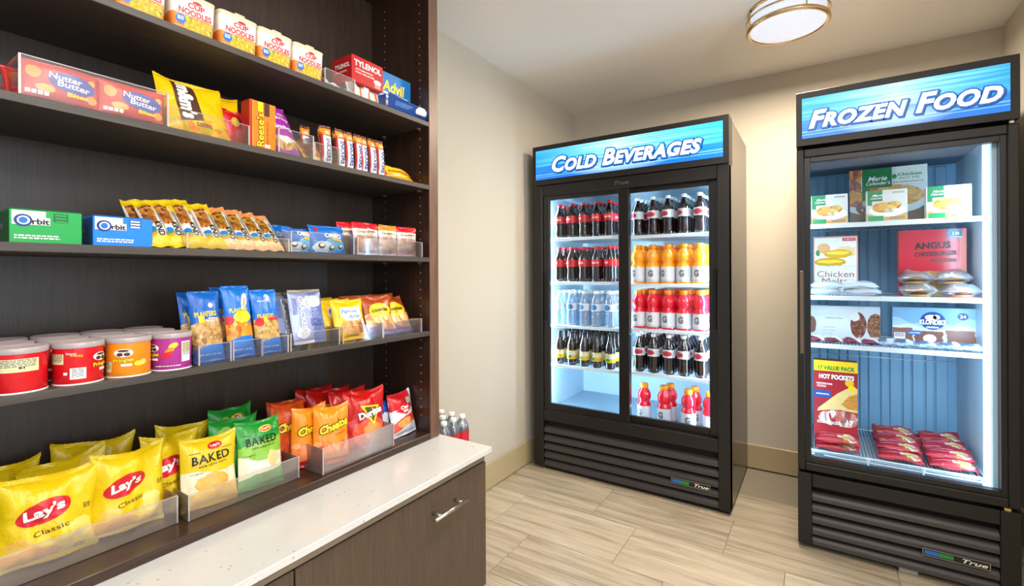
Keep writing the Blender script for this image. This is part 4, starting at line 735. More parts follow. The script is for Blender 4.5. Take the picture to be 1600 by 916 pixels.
def famous(seed):
    pk = bag(.118, .135, .032, FA, seed=seed, seal=.010, nu=18, nv=18, ear=.003); b, S, _ = pk; poly(b, S, [(-.034, .108), (.040, .106), (.044, .072), (.020, .060), (-.020, .062), (-.036, .080)], WHT, .0008, maxe=.01)
    text(b, S, 'Famous', -.002, .094, .060, BLU, h=.014, rot=.04, bold=.02, shear=.2, maxe=.008, off=.0014); text(b, S, 'Amos', .012, .076, .044, BLU, h=.014, rot=.04, bold=.02, shear=.2, maxe=.008, off=.0014); text(b, S, 'COOKIES', -.004, .0145, .05, BRN, h=.004, maxe=.01); return pk
finish_bag(famous(1), 'cookie_bag', 'yellow cookie bag with a white name panel, front of its clear bin', 'cookies', 'yellow cookie bags on the fourth shelf', (.292, -2.252, SH[3] + .003), .34, -.02)
for i, (x, y, z, lab) in enumerate(((.250, -2.268, .003, 'yellow cookie bag directly behind the front one'), (.215, -2.272, .004, 'yellow cookie bag third from the front of its bin'), (.180, -2.28, .006, 'yellow cookie bag at the back of its bin'))): finish_bag(famous(3 + i), 'cookie_bag', lab, 'cookies', 'yellow cookie bags on the fourth shelf', (x, y, SH[3] + z), .30, -.04 + .03 * i)
abin(-2.318, -2.158, .325, SH[3], .052, 'clear bin holding the yellow cookie bags', x0=.15)
CC = pr('brown_cookie_bag', '#a8481e', [(('b', .52, .05, .05, 5, 0), ['food', 7, '#e0a058', '#f0c888', '#b86c34', '#e8b068'], .03), (('b', .20, -.06, .04, 5, 1), '#8a6a94', .03)], rough=.22, wrink=.35)
def choc(seed):
    pk = bag(.125, .145, .03, CC, seed=seed, seal=.012, nu=18, nv=18, ear=.003); b, S, _ = pk; ell(b, S, .002, .090, .046, .026, YEL, maxe=.01); text(b, S, 'cookies', 0, .091, .070, BRN, h=.015, rot=.05, bold=.03, maxe=.008, off=.0012); text(b, S, 'CHIPS', 0, .078, .02, BRN, h=.005, maxe=.01, off=.0012); return pk
finish_bag(choc(1), 'cookie_bag', 'brown cookie bag with a yellow oval, left one on the fourth shelf', 'cookies', 'brown cookie bags on the fourth shelf', (.290, -2.120, SH[3] + .003), .40, -.02)
finish_bag(choc(2), 'cookie_bag', 'brown cookie bag with a yellow oval nearest the right side panel', 'cookies', 'brown cookie bags on the fourth shelf', (.285, -2.035, SH[3] + .003), .46, .06)
finish_bag(choc(3), 'cookie_bag', 'brown cookie bag behind the left front one, only its top showing', 'cookies', 'brown cookie bags on the fourth shelf', (.235, -2.165, SH[3] + .003), .30, -.06)
finish_bag(choc(4), 'cookie_bag', 'brown cookie bag behind the right front one', 'cookies', 'brown cookie bags on the fourth shelf', (.232, -2.05, SH[3] + .003), .30, .04)
abin(-2.156, -1.972, .325, SH[3], .050, 'clear bin holding the brown cookie bags by the right side panel', x0=.15)
# ------------------------------------------------------------ bottom deck: chip bags
DZ = DECK
LY = pr('yellow_chip_bag', '#dfbe10', [(('e', .78, .32, .13, .13), '#ecd470', .05), (('e', .30, .14, .30, .10), '#dc9a20', .06), (('e', .2, .3, .14, .06), '#e8b850', .06)], rough=.26, wrink=.45)
def lays(seed, w=.158, h=.180, t=.075):
    pk = bag(w, h, t, LY, seed=seed, seal=.010, ear=.016, wr=2.0, pinch=.08, fat=.9, nu=34, nv=40); b, S, _ = pk
    ell(b, S, -.014, .108, .041, .0225, RED, .30, maxe=.008, off=.0012); text(b, S, 'Lay\u2019s', -.014, .108, .060, WHT, h=.026, rot=.24, bold=.04, shear=.1, maxe=.007, off=.0022)
    text(b, S, 'Classic', -.004, .070, .052, BRN, h=.010, rot=.22, bold=.0, maxe=.008, off=.0014); small(b, S, .048, .100, .060, 3, BRN, .002, 3); small(b, S, .036, .020, .056, 3, BRN, .002, 5); return pk
finish_bag(lays(1, .165, .176), 'chip_bag', 'large yellow chip bag at the lower left corner of the photo', 'chips', 'yellow chip bags on the bottom deck', (.205, -2.955, DZ + .006), .10, .0, -.05)
finish_bag(lays(2, .150, .178), 'chip_bag', 'large yellow chip bag in front, second from the left', 'chips', 'yellow chip bags on the bottom deck', (.205, -2.822, DZ + .008), .12, .05, -.07)
for i, (x, y, z, ln_, yw, rl, lab) in enumerate(((.090, -3.03, .012, .10, .1, -.1, 'yellow chip bag behind the lower left one, its top showing'), (.068, -2.855, .014, .06, -.1, -.08, 'yellow chip bag behind the second front bag, tall folded top'), (.130, -2.90, .004, .04, .1, .06, 'yellow chip bag wedged between the two front bags'))): finish_bag(lays(5 + i, t=.05), 'chip_bag', lab, 'chips', 'yellow chip bags on the bottom deck', (x, y, DZ + z), ln_, yw, rl)
BK = pr('baked_chip_bag', '#dcba12', [(('b', .52, -.02, .03, 6, 1), '#e9dcb8', .02), (('e', .5, .34, .30, .14), '#d8a848', .06), (('b', .20, .10, .02, 6, 0), '#e2b412', .02)], rough=.28, wrink=.4)
def baked(mat, seed, green=False, h=.172, w=.135):
    pk = bag(w, h, .05, mat, seed=seed, seal=.009, ear=.012, wr=1.6, pinch=.05, fat=.8, nu=28, nv=34); b, S, _ = pk
    ell(b, S, .012, h * .86, .018, .009, YEL if green else RED, .1, maxe=.008, off=.0009)
    if green: ell(b, S, .012, h * .86, .015, .006, RED, .1, maxe=.008, off=.0013)
    text(b, S, 'Lay\u2019s', .012, h * .86, .022, WHT, h=.007, rot=.1, bold=.03, maxe=.008, off=.0018); text(b, S, 'BAKED', 0, h * .70, w * .66, BLK, h=.021, rot=.04, bold=.02, maxe=.008, off=.0014, sp=1.1); text(b, S, '65% LESS FAT*', .004, h * .60, w * .5, BLK, h=.005, rot=.04, maxe=.01); rect(b, S, -.05, h * .79, -.024, h * .797, BLK, .0009, .01); rect(b, S, .028, h * .80, .052, h * .807, BLK, .0009, .01); text(b, S, 'Original', -.035, h * .50, .028, BLK, h=.004, maxe=.01); return pk
finish_bag(baked(BK, 1), 'chip_bag', 'yellow and cream baked chip bag in front', 'chips', 'baked chip bags', (.235, -2.655, DZ + .003), .24, -.02, -.05)
finish_bag(lays(21, .13, .180, .05), 'chip_bag', 'yellow chip bag leaning left behind the baked chip bag', 'chips', 'yellow chip bags on the bottom deck', (.165, -2.73, DZ + .006), .10, .15, -.12)
finish_bag(lays(22, .13, .185, .05), 'chip_bag', 'yellow chip bag further back behind the baked chip bag', 'chips', 'yellow chip bags on the bottom deck', (.10, -2.68, DZ + .006), .05, .0, -.1)
GB = pr('green_chip_bag', '#1f9030', [(('b', .60, .16, .03, 4, 1), '#86b83a', .02), (('b', .46, -.02, .05, 6, 2), '#e6e2c8', .02), (('e', .72, .40, .16, .12), '#d8c488', .06), (('b', .16, .12, .02, 6, 0), '#3fa82c', .02)], rough=.28, wrink=.4)
GB2 = pr('green_chip_bag_top', '#1a8a2c', [(('e', .3, .8, .16, .1), '#8ab040', .05)], rough=.28, wrink=.4)
finish_bag(baked(GB, 3, True, .182, .125), 'chip_bag', 'green and cream baked chip bag in front', 'chips', 'baked chip bags', (.240, -2.525, DZ + .003), .22, -.04, -.05)
finish_bag(baked(GB2, 4, True, .19, .13), 'chip_bag', 'green baked chip bag right behind the front green one', 'chips', 'baked chip bags', (.185, -2.575, DZ + .004), .10, .0, -.06)
finish_bag(baked(GB2, 5, True, .205, .13), 'chip_bag', 'green baked chip bag with a folded top, furthest back', 'chips', 'baked chip bags', (.125, -2.555, DZ + .006), .08, .1, -.05)
abin(-3.13, -2.738, .256, DZ + .001, .066, 'wide clear bin holding the two front yellow chip bags', x0=.03, mat=ACRD)
abin(-2.722, -2.432, .272, DZ + .001, .062, 'clear bin holding the baked chip bags', x0=.05, mat=ACRD)
CH = pr('orange_puff_bag', '#f08c18', [(('b', .36, .10, .06, 6, 1), ['food', 8, '#e8602a', '#f0803a', '#f4b070', '#d84a24'], .04), (('b', .10, .02, .02, 6, 0), '#d82a1e', .02)], rough=.25, wrink=.4)
CHF = pr('deep_orange_puff_bag', '#d85018', [(('b', .34, .10, .06, 6, 1), ['food', 8, '#c83018', '#d85828', '#8a2418'], .04), (('b', .14, .02, .02, 6, 0), '#c41a1a', .02)], rough=.25, wrink=.4)
def puff(mat, seed, w=.118, h=.175):
    pk = bag(w, h, .05, mat, seed=seed, seal=.009, ear=.012, wr=1.7, fat=.7, nu=28, nv=34); b, S, _ = pk; text(b, S, 'Cheetos', .002, h * .66, w * .80, YEL, h=.026, rot=.22, bold=.05, shear=.15, maxe=.007, off=.002, line=(BLK, .07)); text(b, S, 'CRUNCHY', .02, h * .52, .04, RED, h=.006, rot=.2, maxe=.008); return pk
finish_bag(puff(CH, 1), 'chip_bag', 'bright orange cheese puff bag in front of its clear bin', 'chips', 'cheese puff bags', (.272, -2.318, DZ + .004), .20, -.12, -.06)
finish_bag(puff(CH, 2, .118, .178), 'chip_bag', 'orange cheese puff bag just behind and left of the front one', 'chips', 'cheese puff bags', (.225, -2.365, DZ + .003), .14, -.10, -.06)
finish_bag(puff(CHF, 3, .12, .185), 'chip_bag', 'dark orange cheese puff bag leaning left beside the green bags', 'chips', 'cheese puff bags', (.165, -2.405, DZ + .006), .10, .10, -.12)
finish_bag(puff(CHF, 4, .12, .18), 'chip_bag', 'dark orange cheese puff bag behind the leaning one', 'chips', 'cheese puff bags', (.10, -2.37, DZ + .004), .10, .05, -.05)
DO = pr('red_tortilla_bag', '#b81412', [(('e', .55, .28, .4, .26), '#e05030', .07), (('e', .6, .30, .22, .15), '#f09040', .06)], rough=.22, wrink=.5)
def dori(seed, w=.165, h=.195):
    pk = bag(w, h, .065, DO, seed=seed, seal=.010, ear=.012, wr=2.0, fat=.7, nu=32, nv=36); b, S, _ = pk; y = h * .60
    poly(b, S, [(-.030, y + .030), (.052, y + .022), (.016, y - .040)], YEL, .0010, maxe=.01); poly(b, S, [(-.020, y + .024), (.042, y + .018), (.015, y - .028)], solid('print_olive', '#5a4a20', .35), .0014, maxe=.01); text(b, S, 'Doritos', .012, y + .002, .094, WHT, h=.024, rot=.16, bold=.05, maxe=.007, off=.0026, line=(BLK, .03)); return pk
finish_bag(dori(1), 'chip_bag', 'red tortilla chip bag in front with a yellow-edged triangle', 'chips', 'red tortilla chip bags', (.262, -2.180, DZ + .004), .18, -.06, -.05)
for i, (x, y, z, yw, lab) in enumerate(((.200, -2.195, .010, .05, 'red tortilla chip bag second from the front'), (.140, -2.235, .014, -.1, 'red tortilla chip bag third from the front'), (.085, -2.25, .016, .1, 'red tortilla chip bag against the back panel'))): finish_bag(dori(3 + i, .16, .19), 'chip_bag', lab, 'chips', 'red tortilla chip bags', (x, y, DZ + z * .4 + .003), .12, yw, -.06)
CX = pr('snack_mix_bag', '#d8dbe2', [(('b', .99, .0, .0, 1, 0), '#d8dbe2'), (('r', 0, .62, .9, 1), '#c41822', .04), (('r', .7, .70, 1, .84), '#a8a49c', .03), (('b', .42, .2, .03, 5, 0), '#dfe3ea', .02), (('b', .30, .24, .03, 5, 0), '#d8402a', .03), (('e', .5, .28, .34, .12), ['food', 8, '#e07828', '#f0a858', '#c8481c'], .05), (('b', .10, .2, .02, 4, 0), '#c8ccd4', .02)], rough=.24, wrink=.4)
def mix_(seed):
    pk = bag(.118, .155, .045, CX, seed=seed, seal=.009, ear=.008, fat=.7); b, S, _ = pk; poly(b, S, [(-.038, .092), (.004, .118), (.046, .096), (.004, .072)], RED, .001, maxe=.01); text(b, S, 'Chex', .004, .100, .044, WHT, h=.013, rot=.06, bold=.04, maxe=.007, off=.0018); text(b, S, 'MIX', .006, .086, .026, WHT, h=.009, rot=.06, bold=.04, maxe=.007, off=.0018); return pk
finish_bag(mix_(1), 'snack_bag', 'red and white snack mix bag at the right end of the bottom deck', 'snack', 'snack mix bags', (.270, -2.002, DZ + .003), .26, .05, .02)
NVB = pr('blue_snack_bag', '#1c48b4', [], rough=.24, wrink=.4)
finish_bag(bag(.10, .17, .04, NVB, seed=4, seal=.009), 'snack_bag', 'blue snack bag showing a corner between the orange and red bags', 'snack', None, (.07, -2.31, DZ + .003), .02, .1)
finish_bag(bag(.06, .135, .03, pr('blue_silver_bag', '#24459a', [(('e', .6, .5, .3, .2), '#c8ccd8', .06), (('r', 0, 0, 1, .3), '#5a2c48', .03)], rough=.24, wrink=.4), seed=6, seal=.008), 'snack_bag', 'dark blue and silver snack bag squeezed between the red tortilla and snack mix bags', 'snack', None, (.235, -2.075, DZ + .003), .12, -.1)
abin(-2.385, -2.105, .318, DZ + .001, .078, 'clear bin holding the orange and red chip bags', x0=.05, mat=ACRD)
# ------------------------------------------------------------ drinks in the cooler
def bottle(kind_):
    r = empty('drink_bottle')
    def L(nm, prof, mat, n=20): return MB().lathe(prof, mat, n).build(nm, r)
    if kind_ in ('cola', 'diet', 'tea'):
        H = .205; LIQ = MC.get('liq_cola') or solid('liq_cola', '#1c0d0a', .08, spec=.7, coat=.6, var=0)
        prof = [(0, .002), (.022, 0), (.029, .006), (.0305, .03), (.0275, .062), (.029, .078), (.0315, .10), (.0315, .125), (.029, .14), (.022, .158), (.014, .176), (.0115, .184), (.0115, .190)]
        if kind_ == 'tea': prof = [(0, .002), (.026, 0), (.030, .005), (.0305, .09), (.030, .12), (.024, .14), (.015, .165), (.0125, .182), (.0125, .190)]
        L('body', prof, LIQ, 24); cm = {'cola': RED, 'diet': WHT, 'tea': BLK}[kind_]; L('cap', [(.0125, .187), (.0142, .188), (.0142, .201), (.012, .203), (0, .203)], cm, 18)
        lm = {'cola': pr('cola_label', '#d01a24', []), 'diet': pr('diet_label', '#d4dae2', [(('e', .5, .5, .14, .34), '#c84048', .05), (('e', 0, .5, .14, .34), '#c84048', .05), (('e', 1, .5, .14, .34), '#c84048', .05)]), 'tea': pr('tea_label', '#ece6c8', [(('r', 0, 0, 1, .42), '#e4bc1c', .08), (('r', 0, .9, 1, 1), '#c8a030')])}[kind_]
        lz = (.088, .128) if kind_ != 'tea' else (.038, .092); b = MB(); rr = .0319 if kind_ != 'tea' else .0312; b.lathe([(rr, lz[0]), (rr, lz[1])], lm, 28)
        if kind_ == 'cola': text(b, cylS(rr, -PI / 2 * 0), 'Coca-Cola', 0, .110, .044, WHT, h=.013, bold=.02, shear=.3, maxe=.008)
        if kind_ == 'diet': text(b, cylS(rr), 'Diet Coke', 0, .108, .046, RED, h=.013, bold=.02, shear=.3, maxe=.008)
        if kind_ == 'tea': text(b, cylS(rr), 'TEA', 0, .076, .026, BRN, h=.010, bold=.02, maxe=.008); ell(b, cylS(rr), .004, .054, .014, .010, GRN, maxe=.008)
        b.build('label_band', r)
        if kind_ != 'tea':
            g = MB()
            for k in range(5):
                a = k * 2 * PI / 5 + .3; S = cylS(.0292, a); poly(g, S, [(-.0018, .076), (.0018, .076), (.003, .05), (.0045, .014), (.0005, .010), (-.0035, .016), (-.002, .05)], MC.get('gl') or solid('gl', '#b8cede', .2), .0012, maxe=.012)
            MC['gl'] = solid('gl', '#b8cede', .2); g.build('glints', r) if 0 else None
    elif kind_ == 'water':
        wm = MC.get('wb') or see('cooler_water_plastic', '#cfe6f6', .10, .05, .22, '#d8ecf8'); MC['wb'] = wm
        L('body', [(0, .002), (.027, 0), (.030, .006), (.030, .03), (.0285, .035), (.030, .04), (.030, .075), (.0285, .08), (.030, .085), (.0305, .125), (.028, .145), (.018, .168), (.0125, .178), (.0125, .186)], wm, 24); L('cap', [(.0130, .183), (.0145, .184), (.0145, .197), (.012, .199), (0, .199)], WHT, 18)
        b = MB(); b.lathe([(.0311, .088), (.0311, .128)], pr('water_label', '#dfe9f2', [(('e', .5, .5, .1, .4), '#4a7cc0', .04), (('e', 0, .5, .1, .4), '#4a7cc0', .04), (('e', 1, .5, .1, .4), '#4a7cc0', .04)]), 24); b.build('label_band', r)
    else:
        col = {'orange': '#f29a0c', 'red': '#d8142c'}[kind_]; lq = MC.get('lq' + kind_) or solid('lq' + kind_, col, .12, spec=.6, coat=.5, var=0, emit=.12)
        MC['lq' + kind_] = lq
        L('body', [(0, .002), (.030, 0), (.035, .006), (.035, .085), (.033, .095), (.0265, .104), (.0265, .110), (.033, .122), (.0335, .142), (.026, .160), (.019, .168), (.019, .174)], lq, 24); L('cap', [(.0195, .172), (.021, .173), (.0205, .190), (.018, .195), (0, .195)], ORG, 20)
        b = MB(); rr = .0356; b.lathe([(rr, .012), (rr, .084)], pr('sports_label', '#dfe3ea', [(('r', 0, 0, 1, .12), '#c8ccd4')]), 28); text(b, cylS(rr), 'G', -.002, .052, .026, GRY, h=.034, bold=.06, maxe=.008); b.build('label_band', r)
    return r
BF = -.590                                    # front row of bottles
protos = {}
def fill(kind_, z, xs, ny, dy, desc, grp, y0=BF, jit=.003, rz0=-PI / 2 - .45):
    rnd = random.Random(hash(desc) % 1000 if 0 else len(desc) * 7 + int(z * 100)); rown = ['front row', 'second row', 'third row', 'fourth row', 'fifth row']; coln = ['leftmost', 'second from left', 'third from left', 'fourth from left', 'rightmost']
    for j in range(ny):
        for i, x in enumerate(xs):
            loc = (x + rnd.uniform(-jit, jit), y0 + j * dy, z + .0005); rot = (0, 0, rz0 + rnd.uniform(-.5, .5) * (1 if j == 0 else 3))
            lab = '%s, %s, %s' % (desc, rown[j], coln[i])
            if kind_ not in protos: o = protos[kind_] = bottle(kind_); sc_ = {'cola': 1.07, 'diet': 1.08, 'tea': 1.02, 'water': 1.08}.get(kind_, 1.13); o.scale = (sc_ * .98, sc_ * .98, sc_); o.location = loc; o.rotation_euler = rot; tag(o, lab, 'bottle', grp)
            else: dup(protos[kind_], loc, rot, lab, grp)
def cols(u0, u1, n, y=BF, z=0):
    a = at(1, y, u0, 450).x; b = at(1, y, u1, 450).x; return [a + (b - a) * k / (n - 1) for k in range(n)]
LX = cols(874.5, 953, 5); RX = cols(998, 1094, 5)
RX = [x for x in RX]
fill('cola', SHZ_L[0], LX, 5, .068, 'cola bottle with red cap, top left cooler shelf', 'cola bottles, top left cooler shelf')
fill('cola', SHZ_L[1], LX, 5, .068, 'cola bottle with red cap, second left cooler shelf', 'cola bottles, second left cooler shelf')
fill('water', SHZ_L[2], LX, 4, .068, 'clear water bottle, third left cooler shelf', 'water bottles in the cooler')
fill('tea', SHZ_L[3], LX, 5, .068, 'dark bottle with yellow label, fourth left cooler shelf', 'dark bottles with yellow labels')
fill('diet', SHZ_R[0], RX, 5, .070, 'cola bottle with silver label, top right cooler shelf', 'silver-label bottles, top right cooler shelf')
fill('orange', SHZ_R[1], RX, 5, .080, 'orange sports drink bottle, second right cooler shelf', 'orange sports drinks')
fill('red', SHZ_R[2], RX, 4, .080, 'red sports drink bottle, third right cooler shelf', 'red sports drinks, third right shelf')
fill('diet', SHZ_R[3], RX, 4, .070, 'cola bottle with silver label, fourth right cooler shelf', 'silver-label bottles, fourth right cooler shelf')
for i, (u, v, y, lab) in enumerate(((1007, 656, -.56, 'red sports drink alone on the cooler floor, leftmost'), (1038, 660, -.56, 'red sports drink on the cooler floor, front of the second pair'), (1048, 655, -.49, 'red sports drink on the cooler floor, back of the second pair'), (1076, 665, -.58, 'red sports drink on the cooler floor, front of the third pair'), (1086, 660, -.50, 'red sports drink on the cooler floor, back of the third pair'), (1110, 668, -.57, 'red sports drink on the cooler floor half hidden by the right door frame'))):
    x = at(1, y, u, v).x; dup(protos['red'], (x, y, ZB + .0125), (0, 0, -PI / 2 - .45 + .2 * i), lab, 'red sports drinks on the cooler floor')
# ------------------------------------------------------------ freezer contents
def fbox(name, w, h, d, side, face, loc, lab, cat, grp=None, deco=None, lean=0, yaw=0, top=None):
    """carton: front toward -Y in the world"""
    b = MB(); b.box(-d, -w / 2, 0, 0, w / 2, h, side, .0008); b.add([(.0004, -w / 2 + .0004, 0), (.0004, w / 2 - .0004, 0), (.0004, w / 2 - .0004, h), (.0004, -w / 2 + .0004, h)], [[0, 1, 2, 3]], face, [(0, 0), (1, 0), (1, 1), (0, 1)])
    if deco: deco(b, flat(.0006, 0, 0))
    e = empty(name, loc, 0, (0, -lean, -PI / 2 + yaw)); e.rotation_mode = 'XYZ'; tag(e, lab, cat, grp); b.build('carton', e)
    return e
CRE = solid('carton_cream', '#e8e4d8', .4, var=.01)
PIE = pr('pot_pie_print', '#d6d5ce', [(('r', .0, 0, 1, .26), '#d8a868', .03), (('e', .52, .36, .46, .20), '#f2f0ec', .01), (('e', .40, .46, .26, .16), ['food', 5, '#d8923a', '#ecb860', '#c47a30'], .03), (('e', .68, .52, .18, .12), ['food', 7, '#e0a040', '#f0d070', '#a86838'], .03), (('e', .56, .36, .12, .07), ['food', 14, '#f0e8c8', '#8aa050', '#e8b070', '#d8d0c0'], .02), (('r', .02, .66, .40, 1), '#17834a'), (('r', .02, .54, .14, .7), '#17834a', .02), (('r', .04, .02, .42, .20), '#2aa05c')], rough=.35)
def piedeco(b, S): text(b, S, 'Marie', -.030, .118, .038, WHT, h=.010, bold=.02, shear=.3); text(b, S, 'Callender\u2019s', -.032, .106, .046, WHT, h=.009, bold=.01, shear=.3); small(b, S, .01, .018, .06, 2, GRY, .003, 4); small(b, S, .02, .128, .06, 2, GRY, .002, 5)
for i, (xc, lab) in enumerate(((1.606, 'left of three'), (1.8125, 'middle of three'), (2.0145, 'right of three'))): fbox('pot_pie_box', .140, .140, .045, CRE, PIE, (xc, -.645 if i != 1 else -.655, SF[0] + .001), 'small white and green pot pie box on the top freezer shelf, %s' % lab, 'frozen food', 'small pot pie boxes on the top freezer shelf', piedeco, .04)
BIG = pr('large_pie_print', '#c8d0d0', [(('r', 0, 0, 1, .30), '#7a6a58', .03), (('e', .45, .34, .5, .16), '#c8d4d8', .02), (('e', .52, .50, .44, .20), ['food', 9, '#c88838', '#dca858', '#b06c2c', '#e0b870'], .02), (('r', .0, .35, .16, 1), ['food', 8, '#c85838', '#d8a048', '#8a3040', '#c8c0a8'], .03), (('r', .17, .66, .56, 1), '#15703c'), (('r', .17, .40, .28, .68), '#15703c', .03), (('r', .6, .7, 1, 1), '#dcdcd0', .02), (('e', .2, .32, .12, .12), ['food', 12, '#5a4038', '#8a7060', '#d8d0d0'], .02), (('r', .14, .0, .45, .10), '#154c34')], rough=.35)
def bigdeco(b, S): text(b, S, 'Marie', -.036, .222, .072, WHT, h=.022, bold=.02, shear=.3); text(b, S, 'Callender\u2019s', -.034, .200, .090, WHT, h=.016, bold=.01, shear=.3); text(b, S, 'Chicken', .080, .232, .085, GRN, h=.014, bold=.02); text(b, S, 'POT PIE', .080, .214, .07, GRN, h=.010, bold=.0); ell(b, S, .026, .225, .009, .011, GRN); small(b, S, .02, .195, .13, 1, GRY, .004, 2)
fbox('large_pie_box', .285, .270, .05, solid('carton_grey_green', '#8a8a7c', .4), BIG, (1.834, -.470, SF[0] + .001), 'large green and tan pot pie box at the back of the top freezer shelf', 'frozen food', None, bigdeco, .03)
ML = pr('chicken_melts_print', '#e9ebee', [(('r', 0, 0, .03, 1), '#e0a08c'), (('r', .97, 0, 1, 1), '#e0a08c'), (('r', 0, .975, 1, 1), '#e0a08c'), (('e', .24, .80, .15, .09), '#e0a870', .02), (('e', .10, .72, .05, .05), '#3f8a40', .04), (('r', .55, .66, .95, .82), '#e4c8a0', .05), (('e', .56, .70, .32, .075), '#d8a81c', .02), (('e', .38, .56, .36, .075), '#d09c18', .02), (('e', .56, .715, .26, .03), '#f0d040', .02), (('e', .38, .57, .30, .03), '#eccc34', .02), (('r', .03, .48, .97, .50), '#c8d8e8', .02)], rough=.35)
def mdeco(b, S): text(b, S, 'Chicken', 0, .098, .142, solid('print_rust', '#a85838', .4), h=.028, bold=.0); text(b, S, 'Melts', -.002, .066, .100, MC['print_rust'], h=.026, bold=.0); rect(b, S, .028, .252, .078, .266, RED); text(b, S, 'HOMESTYLE', .053, .259, .04, WHT, h=.005)
fbox('frozen_melts_box', .172, .275, .05, solid('carton_pink_white', '#e0b8a8', .4), ML, (1.630, -.575, SF[1] + .001), 'tall white box of chicken melts on the second freezer shelf', 'frozen food', None, mdeco, .03)
AN = pr('angus_burger_print', '#bc1026', [(('g', .2, 1.6), '#c44450'), (('e', .5, .10, .44, .28), ['food', 8, '#c8984c', '#a06c3c', '#c8b070'], .02), (('r', .9, 0, 1, 1), '#d06a60', .01), (('r', .72, .86, .94, .99), '#1c5a80')], rough=.22, wrink=.1)
def adeco(b, S): text(b, S, 'ANGUS', .002, .222, .120, BLK, h=.030, bold=.04, rot=.03); text(b, S, 'CHEESEBURGER', .012, .186, .140, BLK, h=.020, bold=.03, rot=.04); rect(b, S, -.002, .150, .080, .164, BRN); text(b, S, 'SANDWICHES', .040, .157, .07, RED, h=.007, bold=0); text(b, S, '10', .078, .271, .022, WHT, h=.012, bold=.03); text(b, S, 'SANDWICHES', .078, .256, .040, WHT, h=.005)
fbox('burger_box', .225, .292, .06, solid('carton_salmon', '#c86058', .4), AN, (1.980, -.520, SF[1] + .001), 'large red cheeseburger box at the back of the second freezer shelf', 'frozen food', None, adeco, .0)
HD = pr('almond_ice_cream_print', '#d4dce4', [(('s', .3, .6, .5, .5), '#e4eaf0'), (('e', .02, .45, .06, .24), '#7a4a3c', .03), (('e', .70, .48, .115, .36), ['food', 34, '#6a2c22', '#8a4a38', '#4c2018', '#b88868'], .01), (('e', .935, .46, .115, .36), ['food', 34, '#6a3424', '#b0805c', '#4c2018', '#a87858'], .01), (('e', .65, .72, .07, .13), '#ece8e0', .02)], rough=.35)
def hddeco(b, S): text(b, S, 'H\u00e4agen-Dazs', -.040, .108, .066, GRY, h=.008, bold=.02); text(b, S, 'vanilla milk chocolate', -.060, .066, .046, GRY, h=.005, bold=0); text(b, S, 'almond bars', -.060, .050, .05, GRY, h=.005, bold=0); text(b, S, 'ice cream', -.066, .036, .035, GRY, h=.005, bold=0)
fbox('ice_cream_box', .265, .165, .05, CRE, HD, (1.664, -.570, SF[2] + .001), 'pale box of almond-coated ice cream bars on the third freezer shelf', 'ice cream', None, hddeco, .0)
KL = pr('blue_ice_cream_print', '#7da8cc', [(('b', .66, .0, .08, 14, 1), '#a8c6de', .02), (('b', .50, 0, .06, 9, 0), '#cfdde8', .04), (('r', .0, .08, .26, .46), '#8a5a4c', .04), (('r', .28, .06, .62, .40), '#7e4c40', .04), (('r', .66, .08, 1.0, .44), '#8a584a', .04), (('b', .10, 0, .03, 9, 2), '#6a94bc', .02)], rough=.35)
def kldeco(b, S):
    ell(b, S, 0, .112, .042, .040, BLU); ell(b, S, .0, .112, .039, .037, NAVY, off=.0007); ell(b, S, -.006, .126, .020, .012, WHT, off=.001); ell(b, S, .012, .128, .012, .010, WHT, off=.001); text(b, S, 'KLONDIKE', 0, .106, .088, WHT, h=.022, bold=.05, line=(NAVY, .06), off=.0014); text(b, S, 'ORIGINAL', 0, .084, .044, WHT, h=.008, bold=.03, off=.0014)
    ell(b, S, .096, .134, .017, .015, NAVY); text(b, S, '24', .096, .134, .020, WHT, h=.014, bold=.03, off=.0012); rect(b, S, -.130, .028, -.092, .056, WHT); small(b, S, -.127, .052, -.095, 5, NAVY, .002, 2, .0009); ell(b, S, -.060, .058, .026, .010, BLU, .1); text(b, S, 'vanilla', -.060, .058, .038, WHT, h=.007, off=.0012); ell(b, S, -.01, .035, .022, .018, WHT)
fbox('ice_cream_box', .272, .168, .06, solid('carton_slate_blue', '#5a86ac', .4), KL, (1.976, -.560, SF[2] + .001), 'blue ice cream bar box with snowy mountains on the third freezer shelf', 'ice cream', None, kldeco, 0)
HP = pr('pocket_sandwich_print', '#a81c28', [(('r', 0, .86, 1, 1), '#f0cc1c'), (('r', 0, .14, .7, .46), '#9c2430', .03), (('e', .6, .24, .5, .11), ['food', 10, '#c83038', '#efe0d8', '#8a1824', '#d87060'], .03), (('e', .82, .72, .10, .045), '#f4b818'), (('r', 0, .50, .40, .60), '#1c4a94'), (('r', 0, 0, 1, .14), '#b02030')], rough=.32)
def hpdeco(b, S):
    poly(b, S, [(-.070, .108), (-.066, .122), (.006, .196), (.040, .222), (.062, .232), (.082, .228), (.082, .118), (.02, .124), (-.03, .118)], solid('print_crust', '#e6c682', .4, var=.12, scale=30), .0003)
    poly(b, S, [(.022, .150), (.050, .190), (.082, .205), (.082, .130), (.045, .132)], solid('print_filling', '#d08838', .4, var=.5, scale=90), .0006); ell(b, S, .062, .226, .015, .013, YEL, off=.001)
    text(b, S, '17 VALUE PACK', .004, .312, .140, GRN, h=.020, bold=.04); text(b, S, 'HOT POCKETS', .004, .272, .132, WHT, h=.022, bold=.05, line=(BLK, .02)); text(b, S, 'PEPPERONI', -.042, .238, .06, WHT, h=.008, bold=.02); text(b, S, 'PIZZA', -.052, .226, .035, WHT, h=.008, bold=.02); text(b, S, 'MARINARA', -.048, .190, .05, WHT, h=.007, bold=.02); text(b, S, '17', .055, .070, .028, WHT, h=.022, bold=.05); small(b, S, -.07, .062, .02, 2, WHT, .004, 3)
